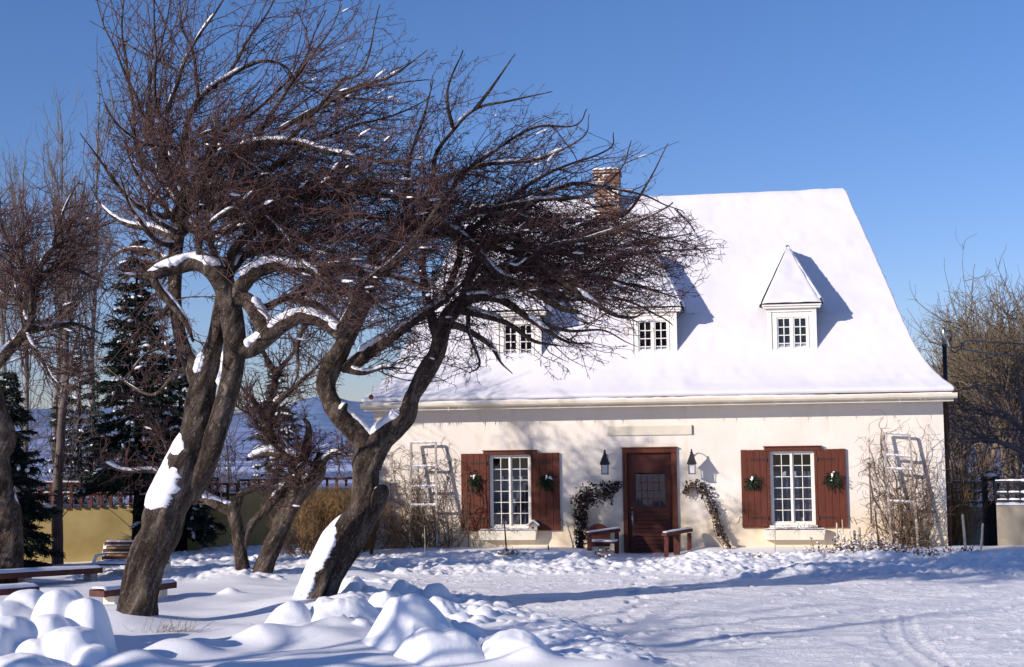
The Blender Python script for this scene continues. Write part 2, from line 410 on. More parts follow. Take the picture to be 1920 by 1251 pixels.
# soft swells in the garden: (px, py of foot, half width px, height px)
SWELL = [(660, 1160, 120, 26), (500, 1214, 75, 22), (600, 1215, 95, 18), (540, 1272, 150, 22), (250, 1272, 110, 34), (715, 1150, 60, 26),
         (430, 1124, 26, 10), (900, 1170, 60, 18), (1000, 1262, 70, 24), (700, 1262, 120, 20), (860, 1215, 50, 24), (800, 1165, 60, 20), (640, 1198, 90, 16),
         (330, 1240, 90, 22), (420, 1285, 120, 22), (380, 1225, 60, 12)]
MOUNDS = [(632, 1138, 1186, 118), (758, 1146, 1228, 140), (820, 1195, 1262, 130), (540, 1146, 1190, 76), (716, 1127, 1172, 58), (655, 1097, 1138, 66), (757, 1106, 1136, 62), (816, 1104, 1136, 44), (822, 1135, 1174, 64), (690, 1116, 1146, 48), (955, 1202, 1256, 110)]
def heights(X, Y):
    near = (Y < 33)
    h = base_height(X, Y)
    garden = 1 / (1 + np.exp((X - edge_x(Y)) / .12))
    u, v = wall_u(X, Y), wall_v(X, Y)
    # garden: windblown
    h = h + garden * near * (.10 + .05 * vn2(X * .7 + 3, Y * 1.1, 11) + .02 * vn2(X * 2.2, Y * 3, 12))
    for px, py, w, hp in SWELL:
        gx, gy = ground(px, py); sc = gy / F
        rx, ry, hh = w * sc, w * sc * .8, hp * sc
        dx = X - gx + .25 * rx * vn2(Y * 2, X * 2, 5); dy = Y - gy
        r2 = (dx / rx) ** 2 + (dy / ry) ** 2
        h = h + hh * 1.15 * np.exp(-r2 * 1.9)
    for px, pt, pb, wp in MOUNDS:
        gx_, gy_ = ground(px, pb); sc = gy_ / F; w_ = wp * sc / 2; hh = (pb - pt) * sc
        r_ = np.hypot(X - gx_, (Y - gy_ - w_ * .55)) / (w_ * 1.35); r_ = r_ * (1 + .18 * vn2(X * 3, Y * 3, 61))
        h = h + hh * .16 * np.exp(-r_ ** 2 * 1.6)
    # mounds round the trunks
    for (tx, ty), a in ((T1, .16), (T2, .14), (T3, .10)):
        r = np.hypot(X - tx + .25, Y - ty); h = h + a * np.exp(-(r / .62) ** 2)
    # planting bed before the wall, berm of shovelled snow, clear path to the door
    dooru = np.exp(-((u - 5.75) / .85) ** 4)
    bed = rect_soft(v, -1.9, 0.6, .10) * rect_soft(u, -4, 14, .3)
    h = h + bed * (.13 + .04 * vn2(X * 1.6, Y * 1.6, 21)) * (1 - .8 * dooru)
    berm = rect_soft(v + .5 * vn2(u * .5, u * 0, 77), -4.6, -1.75, .18) * rect_soft(u, -4.2, 13.2, .3) * (1 - .75 * dooru)
    bump_ = np.clip(.085 + .07 * fbm2(X * 1.7, Y * 2.2, 31) + .025 * fbm2(X * 7, Y * 7, 35, 3), .0, 1)
    h = h + berm * bump_
    # drive: ruts and packed snow
    drive = (1 - garden) * rect_soft(v, -30, -4.4, .3)
    rr = vn2(X * .45 + Y * .3, Y * .9, 41)
    h = h + drive * (.03 * rr + .022 * fbm2(X * 1.8, Y * 4.5, 43, 4))
    return h, garden, berm, drive
def axis(segs):
    out = [segs[0][0]]
    for a, b, s in segs: out += list(np.linspace(a, b, max(2, int(round((b - a) / s)) + 1))[1:])
    return np.array(out)
gx = axis([(-60, -16, 2.0), (-16, -8, .16), (-8, 11, .036), (11, 20, .2), (20, 60, 2.5)])
gy = axis([(-40, 8, 4.0), (8, 13.2, .25), (13.2, 20, .028), (20, 28.5, .03), (28.5, 31.5, .06), (31.5, 44, .3), (44, 80, 3)])
GX, GY = np.meshgrid(gx, gy)
GZ, garden, berm, drive = heights(GX, GY)
def splat(cx, cy, r, h, sharp=2.0):
    i0, i1 = np.searchsorted(gx, (cx - r, cx + r)); j0, j1 = np.searchsorted(gy, (cy - r, cy + r))
    if i1 - i0 < 2 or j1 - j0 < 2: return
    d = np.hypot(gx[None, i0:i1] - cx, gy[j0:j1, None] - cy) / r
    GZ[j0:j1, i0:i1] = np.maximum(GZ[j0:j1, i0:i1], GZ[(j0 + j1) // 2, (i0 + i1) // 2] * 0 + ZB[j0:j1, i0:i1] + h * np.sqrt(np.clip(1 - d ** sharp, 0, 1)))
ZB = GZ.copy()
def chunks(n, fn, r0, r1, hk=.8):
    c = 0
    while c < n:
        x, y = fn(); r = r0 + (r1 - r0) * random.random() ** 3
        splat(x, y, r, r * hk * random.uniform(.5, 1.1), random.choice((2, 3, 4))); c += 1
def on_berm():
    while True:
        u = random.uniform(-4, 13); v = random.uniform(-4.8, -1.7) if random.random() < .6 else random.gauss(-2.5, .5)
        if abs(u - 5.75) < .9 and random.random() < .8: continue
        p = h2w(u, v, 0); return p[0], p[1]
def on_line(pts, spread):
    k = random.randrange(len(pts) - 1); t = random.random()
    a, b = ground(*pts[k]), ground(*pts[k + 1])
    return a[0] + (b[0] - a[0]) * t + random.gauss(0, spread), a[1] + (b[1] - a[1]) * t + random.gauss(0, spread)
chunks(9000, on_berm, .022, .085, .75); chunks(160, on_berm, .08, .16, .6)
chunks(2200, lambda: on_line([(180, 1092), (330, 1086), (430, 1092), (560, 1082), (680, 1072)], .32), .03, .10, .6)      # trodden garden path
chunks(260, lambda: on_line([(600, 1190), (700, 1150), (790, 1130), (850, 1150), (880, 1180), (760, 1215), (900, 1240)], .35), .04, .16, .6)
chunks(700, lambda: on_line([(700, 1098), (860, 1122), (960, 1152), (1080, 1182), (1185, 1235)], .20), .025, .09, .6)    # rubble along the drive
chunks(900, lambda: on_line([(1040, 1200), (1170, 1240), (1120, 1250)], .22), .025, .08, .6)
GZ += .010 * fbm2(GX * 9, GY * 9, 71, 3) * np.clip(berm * .9 + (GZ - ZB > .004) * .8, 0, 1)
def on_drive():
    while True:
        x, y = random.uniform(-2, 10), random.uniform(13, 28)
        if x > edge_x(y) + .1 and wall_v(x, y) < -2.4: return x, y
def patchy():
    while True:
        x, y = on_drive()
        if vn2(np.array([x * .8]), np.array([y * 1.3]), 91)[0] > random.uniform(-.5, .5): return x, y
chunks(4200, patchy, .018, .055, .55)
GZ += drive * .011 * fbm2(GX * 6, GY * 8, 93, 3) * np.clip(.5 + 1.3 * vn2(GX * .6, GY * .9, 94), 0, 1)
def swath(pts, w, d, k=200):
    P = spline(np.c_[np.array([ground(*p) for p in pts]), np.zeros(len(pts))], k)
    for p in P[:, :2]:
        i0, i1 = np.searchsorted(gx, (p[0] - w, p[0] + w)); j0, j1 = np.searchsorted(gy, (p[1] - w, p[1] + w))
        if i1 - i0 < 2 or j1 - j0 < 2: continue
        q = np.clip(1 - (np.hypot(gx[None, i0:i1] - p[0], gy[j0:j1, None] - p[1]) / w) ** 4, 0, 1)
        tgt = ZB[j0:j1, i0:i1] - d; GZ[j0:j1, i0:i1] = np.where(q > 0, np.minimum(GZ[j0:j1, i0:i1], tgt + .03 * (1 - q)), GZ[j0:j1, i0:i1])
swath([(1240, 1195), (1330, 1212), (1440, 1235), (1560, 1275)], .22, .008)
swath([(1560, 1190), (1640, 1215), (1700, 1250), (1740, 1290)], .16, .010)
swath([(1010, 1128), (1250, 1140), (1500, 1150), (1920, 1145)], .15, .008, 500)
swath([(1100, 1170), (1350, 1165), (1650, 1180), (1930, 1185)], .13, .010, 500)
# footprints from the drive to the door
for k in range(13):
    fx, fy = ground(1180 + k * 3 + (9 if k % 2 else -9), 1165 - k * 9); splat_z = (gx, gy)
    i0, i1 = np.searchsorted(gx, (fx - .07, fx + .07)); j0, j1 = np.searchsorted(gy, (fy - .15, fy + .15)); GZ[j0:j1, i0:i1] -= .035
# tyre track curving over the drive
tr = np.array([ground(*p) for p in ((1685, 1150), (1690, 1185), (1715, 1215), (1760, 1250), (1830, 1300))])
trs = spline(np.c_[tr, np.zeros(len(tr))], 120)
for off in (-.12, .12):
    for p in trs:
        i0, i1 = np.searchsorted(gx, (p[0] + off - .07, p[0] + off + .07)); j0, j1 = np.searchsorted(gy, (p[1] - .09, p[1] + .09))
        GZ[j0:j1, i0:i1] = np.minimum(GZ[j0:j1, i0:i1], ZB[j0:j1, i0:i1] - .014)
wear = np.clip(drive * .95 + berm * .45, 0, 1)
wear += .55 * np.exp(-((GY - np.interp(GX, [-9, -6, -3, -1], [ground(180, 1092)[1], ground(330, 1086)[1], ground(560, 1082)[1], ground(680, 1072)[1]])) / .5) ** 2) * garden * (GX > -9)
nr, nc = GX.shape
idx = np.arange(nr * nc).reshape(nr, nc)
Qg = np.stack([idx[:-1, :-1], idx[:-1, 1:], idx[1:, 1:], idx[1:, :-1]], -1).reshape(-1, 4)
g = mesh_np('snow_ground', np.stack([GX, GY, GZ], -1), Qg, M['ground'], smooth=True); tag(g, kind='structure')
ata = g.data.attributes.new('wear', 'FLOAT', 'POINT'); ata.data.foreach_set('value', np.clip(wear, 0, 1).astype(np.float32).ravel())
def gz(x, y):
    i = int(np.clip(np.searchsorted(gx, x), 0, nc - 1)); j = int(np.clip(np.searchsorted(gy, y), 0, nr - 1)); return float(GZ[j, i])
def gpt(px, py): x, y = ground(px, py, .08); return np.array((x, y, gz(x, y)))

# far land: slopes down into the valley, then hills
def hazy_valley_mat():
    m, nt, b = new_mat('hazy_valley_snow'); v = coords(nt, (.35, 1, 1))  # bluish distance haze is painted into the snow and forest colours
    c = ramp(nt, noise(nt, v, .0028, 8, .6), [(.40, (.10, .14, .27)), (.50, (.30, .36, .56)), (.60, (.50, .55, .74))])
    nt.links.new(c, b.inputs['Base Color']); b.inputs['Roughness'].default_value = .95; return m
ang = np.linspace(-.95, .95, 181); rad = np.r_[70, 90, 120, 160, 220, 300, 400, 520, 680, 900, 1200, 1600, 2200, 3000, 4200, 5600, 7500, 11000, 20000]
A, Rr = np.meshgrid(ang, rad); VX, VY = np.sin(A) * Rr, np.cos(A) * Rr
VZ = np.interp(Rr, [70, 100, 200, 400, 600, 20000], [-9, -16, -30, -44, -46, -46]) + 1.5 * vn2(VX * .004, VY * .004, 8)
iv = np.arange(A.size).reshape(A.shape)
tag(mesh_np('valley_plain', np.stack([VX, VY, VZ], -1), np.stack([iv[:-1, :-1], iv[:-1, 1:], iv[1:, 1:], iv[1:, :-1]], -1).reshape(-1, 4), hazy_valley_mat(), smooth=True), kind='structure')
def hazy_hill_mat(name, a, b_):
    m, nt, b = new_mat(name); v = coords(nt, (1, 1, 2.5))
    nt.links.new(ramp(nt, noise(nt, v, .006, 9, .65), [(.42, a), (.66, b_)]), b.inputs['Base Color']); b.inputs['Roughness'].default_value = 1; return m  # blue of the distance haze put straight into the slope colour
def ridge_hills(name, Y, prof, depth, mat, seed, rough):
    xs = np.linspace(-.55, .55, 221); rows = 26
    px = 960 + xs * F
    top = np.interp(px, [p[0] for p in prof], [p[1] for p in prof])
    V = np.zeros((rows, len(xs), 3))
    for r in range(rows):
        t = r / (rows - 1)
        yy = Y - depth * (1 - t)
        zt = np.array([ray(a, b)[1] * Y + CAMZ for a, b in zip(px, top)])
        w = t ** 1.25
        V[r, :, 0] = xs * yy; V[r, :, 1] = yy
        V[r, :, 2] = -48 + (zt + 48) * w + rough * fbm2(xs * 22 + r * .2, np.full(len(xs), r * .55), seed, 5) * (t * .8 + .1)
    i_ = np.arange(rows * len(xs)).reshape(rows, -1)
    tag(mesh_np(name, V, np.stack([i_[:-1, :-1], i_[:-1, 1:], i_[1:, 1:], i_[1:, :-1]], -1).reshape(-1, 4), mat, smooth=True), kind='structure')
ridge_hills('far_mountains', 12000, [(-600, 770), (0, 768), (300, 765), (440, 772), (520, 762), (560, 748), (595, 741), (625, 741), (650, 750), (700, 756), (760, 765), (1200, 770), (1700, 775), (2500, 780)], 5200, hazy_hill_mat('hazy_mountain', (.09, .16, .31), (.20, .27, .43)), 5, 14)
ridge_hills('near_hills', 6800, [(-600, 812), (0, 806), (300, 800), (450, 802), (560, 806), (650, 812), (760, 816), (1300, 812), (1700, 806), (2500, 800)], 2300, hazy_hill_mat('hazy_low_hill', (.12, .18, .36), (.34, .40, .60)), 15, 7)

# ------------------------------------------------------------------ snow mounds and pile (metaball lumps turned to mesh)
def blob_mesh(name, balls, mat, origin, label, group=None, res=.05, cat='snow mound', flare=None):
    mb = bpy.data.metaballs.new(name + '_meta'); mb.resolution = res; mb.render_resolution = res; mb.threshold = .45
    for (x, y, z, rx, ry, rz) in balls:
        e = mb.elements.new(); e.type = 'ELLIPSOID'; e.co = (x - origin[0], y - origin[1], z - origin[2]); e.radius = 1.28
        e.size_x, e.size_y, e.size_z = rx, ry, rz; e.stiffness = 2.2
    o = bpy.data.objects.new(name + '_meta', mb); COL.objects.link(o); bpy.context.view_layer.update()
    dg = bpy.context.evaluated_depsgraph_get(); me = bpy.data.meshes.new_from_object(o.evaluated_get(dg))
    bpy.data.objects.remove(o, do_unlink=True); bpy.data.metaballs.remove(mb)
    n = len(me.vertices); co = np.empty(n * 3, np.float32); me.vertices.foreach_get('co', co); co = co.reshape(-1, 3).astype(float)
    if flare:
        zt = co[:, 2].max(); t_ = np.clip((zt - co[:, 2]) / (zt - flare), 0, 1.25); co[:, :2] *= (1 + .30 * t_ ** 2.5)[:, None]; co[:, 2] -= np.where(t_ > 1, (t_ - 1) * .5, 0)
    W = co + np.array(origin)
    no = np.empty(n * 3, np.float32); me.vertices.foreach_get('normal', no); no = no.reshape(-1, 3)
    d = .085 * vn3(W[:, 0] * 2.8, W[:, 1] * 2.8, W[:, 2] * 2.8, 3) + .028 * vn3(W[:, 0] * 6.5, W[:, 1] * 6.5, W[:, 2] * 6.5, 4)
    co = co + no * d[:, None]
    me.vertices.foreach_set('co', co.astype(np.float32).ravel()); me.polygons.foreach_set('use_smooth', np.ones(len(me.polygons), bool))
    me.materials.clear(); me.materials.append(mat); me.update(); me.name = name
    o = bpy.data.objects.new(name, me); o.location = [float(c) for c in origin]; link(o)
    return tag(o, label, cat, group)
def mound(px, ptop, pbase, wpx, label, extra=()):
    """windpacked lump: a dome whose foot runs out into the ground around it"""
    x0, y0 = ground(px, pbase); sc = y0 / F; w = wpx * sc / 2; h = (pbase - ptop) * sc * .78; yc = y0 + w * .55; sd = int(px)
    n = 110; X, Y = np.meshgrid(np.linspace(-2.3, 2.6, n) * w, np.linspace(-2.2, 2.2, n) * w)
    wx, wy = X + x0, Y + yc
    dx = X + .20 * w * vn2(wx * 2.6 / max(w, .2) * .4, wy * 1.3, sd); dy = Y + .20 * w * vn2(wy * 1.9, wx * 1.9, sd + 1)
    def dome(cx, cy, rx, ry, hh, p=2.7, q=1.9):
        rx, ry = rx * 1.24, ry * 1.2; ex = np.where(dx > cx, rx * 1.18, rx * .92); rr = np.sqrt(((dx - cx) / ex) ** 2 + ((dy - cy) / ry) ** 2)
        return hh * np.clip(1 - np.clip(rr, 0, 1) ** p, 0, 1) ** q
    Z = dome(0, 0, w * 1.18, w * 1.12, h)
    for (ax_, ay_, az_, k) in extra: Z = np.maximum(Z, dome(ax_ * w * 1.3, ay_ * w * 1.2, w * k * 1.05, w * k, h * (.40 + .5 * k + az_ * .5))) + .25 * np.minimum(Z, dome(ax_ * w * 1.3, ay_ * w * 1.2, w * k * 1.05, w * k, h * .7))
    m = np.clip(Z / h, 0, 1)
    Z = Z + m ** .5 * (.09 * h * fbm2(wx * 2.6, wy * 2.6, sd + 2, 2) + .006 * fbm2(wx * 16, wy * 16, sd + 3, 2))
    g_ = np.array([[gz(a_, b_) for a_ in wx[0, ::5]] for b_ in wy[::5, 0]]); gi = np.linspace(0, g_.shape[0] - 1, n)
    gf = np.array([np.interp(gi, np.arange(g_.shape[1]), row) for row in g_]); gf = np.array([np.interp(gi, np.arange(g_.shape[0]), gf[:, c]) for c in range(n)]).T
    V = np.stack([wx, wy, gf - .02 + Z], -1); keep = Z > 0
    i = np.arange(n * n).reshape(n, n); Q = np.stack([i[:-1, :-1], i[:-1, 1:], i[1:, 1:], i[1:, :-1]], -1).reshape(-1, 4); kk = keep.ravel()[Q].any(1)
    Q = Q[kk]; used = np.unique(Q); mp_ = np.zeros(n * n, int); mp_[used] = np.arange(len(used))
    o = mesh_np('snow_mound', V.reshape(-1, 3)[used], mp_[Q], M['ground_snow'], None, True, (x0, yc, gz(x0, yc))); return tag(o, label, 'snow mound', 'rounded snow mounds beside the leaning tree')
mound(632, 1138, 1186, 118, 'broad double-humped snow mound right at the foot of the leaning apple tree', ((.45, -.15, .1, .6), (-.5, -.1, 0, .5)))
mound(758, 1146, 1228, 140, 'biggest tall snow mound, steep on its left and sloping down to the right', ((.35, -.1, -.1, .75), (-.25, -.1, .2, .6)))
mound(820, 1195, 1262, 130, 'low wide snow mound at the bottom edge, in front of the biggest mound', ((-.5, -.2, -.1, .6), (.5, .1, .1, .5)))
mound(540, 1146, 1190, 76, 'half-shaded snow mound to the left of the leaning tree foot', ((.3, -.2, -.1, .6),))
mound(716, 1127, 1172, 58, 'narrow upright snow mound behind the biggest mound', ((.4, -.1, -.2, .6),))
mound(655, 1097, 1138, 66, 'snow mound behind the leaning trunk, farthest to the left', ((-.5, 0, .25, .6), (.5, 0, -.1, .5)))
mound(757, 1106, 1136, 62, 'low snow mound at the back, facing the left window', ((-.4, 0, -.1, .6),))
mound(816, 1104, 1136, 44, 'small round snow mound farthest back on the right of the group', ())
mound(822, 1135, 1174, 64, 'pointed snow mound at the edge of the drive', ((-.3, -.2, .1, .6),))
mound(690, 1116, 1146, 48, 'small snow mound in the middle of the group, half in shadow', ())
mound(955, 1202, 1256, 110, 'snow mound nearest the drive at the bottom edge of the picture', ((-.5, -.1, -.1, .7), (.5, -.1, -.2, .6)))
def pile():
    nx, ny = 230, 250; X, Y = np.meshgrid(np.linspace(-7.4, -3.85, nx), np.linspace(13.4, 17.3, ny)); Z = np.full(X.shape, -.3)
    wx = X + .06 * vn2(X * 3.1, Y * 3.1, 301) + .03 * vn2(X * 8, Y * 8, 302); wy = Y + .06 * vn2(X * 3.1, Y * 3.1, 303) + .03 * vn2(X * 8, Y * 8, 304)
    for px, yc, top, rr, p_, q_ in [(112, 15.75, 1102, .40, 3.2, .62), (165, 15.6, 1122, .30, 3.0, .6), (48, 16.2, 1108, .42, 3, .65), (5, 15.9, 1128, .40, 3, .65), (-60, 16.1, 1110, .5, 3, .65),
            (132, 14.95, 1176, .36, 3.2, .6), (70, 14.9, 1200, .34, 3, .6), (22, 15.15, 1152, .36, 3, .6), (175, 14.75, 1212, .26, 3, .6), (-40, 14.9, 1165, .5, 3, .65), (90, 15.3, 1150, .34, 3, .6), (100, 14.3, 1250, .4, 3, .6), (30, 14.4, 1228, .4, 3, .6), (165, 14.3, 1275, .36, 3, .6),
            (60, 15.3, 1215, 1.25, 2.4, 1.3), (-80, 15.0, 1215, 1.4, 2.4, 1.3)]:
        c = at(px, top, yc); q = np.hypot(wx - c[0], wy - c[1]) / rr; d = c[2] * np.clip(1 - np.clip(q, 0, 1) ** p_, 0, 1) ** q_
        k = .05; m = np.maximum(Z, d); Z = m + k * np.exp(-np.abs(Z - d) / k) * .35 * (d > .02) * (Z > .02)
    Z = np.where(Z < .01, -.2, Z + .014 * fbm2(X * 6, Y * 6, 310, 3) + .03 * vn2(X * 2.2, Y * 2.2, 311))
    i = np.arange(nx * ny).reshape(ny, nx)
    for _ in range(2):                       # soften the steps between lumps
        Z[1:-1, 1:-1] = (Z[1:-1, 1:-1] * 2 + Z[:-2, 1:-1] + Z[2:, 1:-1] + Z[1:-1, :-2] + Z[1:-1, 2:]) / 6
    tag(mesh_np('snow_pile', np.stack([X, Y, Z], -1), np.stack([i[:-1, :-1], i[:-1, 1:], i[1:, 1:], i[1:, :-1]], -1).reshape(-1, 4), M['ground_snow'], None, True, (-5.4, 15.4, 0)), 'large pillowy snow pile of overlapping lumps in the left foreground corner', 'snow pile')
pile()

# ------------------------------------------------------------------ trees
FLOW = np.array([(250, 150, -.2, 1), (350, 100, .12, 1), (450, 150, .5, .8), (600, 150, .8, .5), (700, 150, .9, .35), (300, 20, .15, 1), (520, 30, .5, .8),
    (230, 400, -.7, .5), (300, 350, 0, .8), (450, 330, .9, .3), (600, 350, 1, .05), (700, 400, 1, .05), (300, 550, -.6, -.1), (450, 500, .9, .1),
    (600, 500, 1, 0), (650, 650, .6, -.4), (560, 680, .4, -.5), (380, 400, .6, .3), (270, 450, -.7, .2), (240, 640, -.6, -.4), (380, 620, -.2, -.4), (800, 250, .3, .9), (900, 250, .6, .7), (1000, 250, .85, .5), (1000, 350, .9, .2),
    (1100, 400, 1, .05), (1250, 420, .95, .1), (1250, 340, .6, .7), (900, 450, 1, -.12), (1050, 550, .9, -.42), (1200, 550, .92, -.3), (1000, 650, .7, -.6),
    (870, 640, .5, -.8), (700, 720, .3, -.7), (1320, 500, .9, -.3), (780, 620, .4, -.6)], float)
def apple_flow(P):
    px, py = project(P)
    d2 = (px[:, None] - FLOW[:, 0]) ** 2 + (py[:, None] - FLOW[:, 1]) ** 2 + 900
    w = 1 / d2 ** 1.5; w /= w.sum(1, keepdims=True)
    f = w @ FLOW[:, 2:]
    o = np.zeros_like(P); o[:, 0] = f[:, 0]; o[:, 2] = f[:, 1]
    return o
def up_flow(k=1.0, x=0.0):
    v = np.array((x, 0, k)); return lambda P: np.broadcast_to(v, P.shape)

def thin1(px, py): return np.clip(np.interp(py, [0, 150, 250, 330], [.24, .32, .85, 1.0]) * np.interp(px, [150, 260, 330], [.55, .7, 1]), 0, 1)
def thin2(px, py):
    k = np.interp(py, [150, 240, 330, 380], [.20, .38, .85, 1.0])
    k = np.where((px > 900) & (py > 570), k * .30, k); k = np.where((px > 1050) & (py < 400), k * .38, k); return np.where((px > 1180), k * .7, k)
def build_limbs(limbs, Y0, shrink=False):
    """limbs: (list of (px,py,r_px), depth change at the tip). Starts pick up the depth of the nearest earlier limb"""
    out = []; cloudpx = np.zeros((0, 2)); cloudd = np.zeros(0)
    for pts, dend in limbs:
        a = np.array(pts, float)
        if shrink: a[:, 2] *= np.interp(a[:, 2], [2, 7, 10, 13, 17], [.36, .34, .50, .78, 1.0])
        d0 = 0.0
        if len(cloudpx):
            k = np.argmin(((cloudpx - a[0, :2]) ** 2).sum(1)); d0 = cloudd[k]
        t = np.r_[0, np.cumsum(np.hypot(*np.diff(a[:, :2], axis=0).T))]; t = t / t[-1]
        dd = d0 + (dend - d0) * t if dend is not None else np.full(len(a), d0)
        W = np.array([[*at(px, py, Y0 + d), r * (Y0 + d) / F] for (px, py, r), d in zip(pts, dd)])
        L = np.linalg.norm(np.diff(W[:, :3], axis=0), axis=1).sum()
        S_ = spline(W, max(6, int(L / .05)))
        big = S_[:, 3].mean() > .05
        wob = .012 if big else .02
        s = np.arange(len(S_)) * .05
        sd = rng.integers(1e6)
        for c in range(3): S_[1:-1, c] += wob * vn2(s[1:-1] * 3.1, np.full(len(s) - 2, c * 7.3), sd)
        out.append((S_[:, :3], np.maximum(S_[:, 3] * (np.linspace(1, .45, len(S_)) if shrink and a[0, 2] < 12 else 1), .003)))
        px, py = project(S_[:, :3]); cloudpx = np.vstack([cloudpx, np.c_[px, py]]); cloudd = np.r_[cloudd, np.interp(np.linspace(0, 1, len(S_)), t, dd)]
    return out
def limb_tube(P, R, cap=True):
    r = R.max(); S = 28 if r > .15 else 16 if r > .05 else 9 if r > .02 else 6
    if r > .10:                               # resample trunks finely
        n = int(len(P) * 2.2); q = spline(np.c_[P, R], n); P, R = q[:, :3], q[:, 3]
    K = len(P); sgrid = np.arange(K)[:, None] * (.023 if r > .1 else .05); a = np.arange(S)[None] * 2 * PI / S
    sd = rng.integers(1e6)
    nz = 1 + (.11 * vn3(np.cos(a) * 1.4, np.sin(a) * 1.4, sgrid * 2.3, sd) + .07 * vn3(np.cos(a) * 4, np.sin(a) * 4, sgrid * 6, sd + 1)) * (1 if r > .04 else .6)
    if r > .1: nz = nz + .045 * vn3(np.cos(a) * 7 + 9, np.sin(a) * 7, sgrid * 3.5, sd + 2)
    if cap: P = np.vstack([P, P[-1] + (P[-1] - P[-2]) * .3]); R = np.r_[R, R[-1] * .25]; nz = np.vstack([nz, nz[-1:]])
    return tubes(P[None], R[None], S, nz[None])
def snow_strip(P, R, acc, thick, w_cam=1.1, w_back=1.1, seed=0, t0=0, t1=1, ragged=.45, gap=.0, lift=0.0, step=.012, J=11, force=0.0, taper=.06, soft=False):
    L = np.linalg.norm(np.diff(P, axis=0), axis=1).sum(); n = max(8, int(L * (t1 - t0) / step))
    q = spline(np.c_[P, R], max(len(P), 40)); f = np.linspace(t0, t1, n) * (len(q) - 1)
    q = np.stack([np.interp(f, np.arange(len(q)), q[:, c]) for c in range(4)], 1); P, R = q[:, :3], q[:, 3]
    T = tangents(P[None])[0]; Z = np.array((0, 0, 1.0))
    up = unit(Z - (T @ Z)[:, None] * T); side = np.cross(T, up)
    side *= np.sign(-side[:, 1:2] + 1e-9)     # side points to the viewer's half (-Y)
    s = np.arange(n) * step
    e = np.minimum(np.minimum(np.arange(n), np.arange(n)[::-1]) * step / taper, 1); e = np.sqrt(e)
    g = np.ones(n)
    if gap > 0: g = np.clip((vn2(s * 2.4, s * 0 + seed, seed) + 1 - 2 * gap) * 4, 0, 1)
    hor = np.sqrt(np.clip(1 - T[:, 2] ** 2, 0, 1)); lim = np.maximum(np.clip(hor * 1.6 - .25, 0, 1), force)
    m = e * g * lim
    wc = w_cam * m * (1 + ragged * (vn2(s * 6, s * 0 + 3, seed + 1) + (.30 if soft else .5) * vn2(s * 22, s * 0 + 3, seed + 2) + (.35 if soft else 0) * vn2(s * 55, s * 0 + 3, seed + 7)))
    wb = w_back * m * (1 + ragged * vn2(s * 9, s * 0 + 9, seed + 3))
    tj = np.linspace(-1, 1, J)
    phi = np.where(tj[None] > 0, wc[:, None] * tj, wb[:, None] * tj)
    th = thick * m[:, None] * ((1 - tj ** 2) ** .8 if soft else np.sqrt(np.clip(1 - np.abs(tj) ** 2.4, 0, 1)))[None] * (1 + .3 * vn2(s * 4, s * 0, seed + 5))[:, None] * (1 + .15 * vn2(s[:, None] * 12 + tj * 2, tj[None] * 3 + s[:, None] * 0, seed + 6))
    rr = R[:, None] * (.90 + .12 * m[:, None]) + lift * m[:, None] + th
    rr = np.where(np.abs(tj)[None] > .99, R[:, None] * .86, rr)
    V = P[:, None] + rr[..., None] * (np.cos(phi)[..., None] * up[:, None] + np.sin(phi)[..., None] * side[:, None])
    i = np.arange(n * J).reshape(n, J)
    acc.add(V.reshape(-1, 3), np.stack([i[:-1, :-1], i[:-1, 1:], i[1:, 1:], i[1:, :-1]], -1).reshape(-1, 4))
def resample(P, R, K=12):
    q = spline(np.c_[P, R], K); return q[:, :3], q[:, 3]

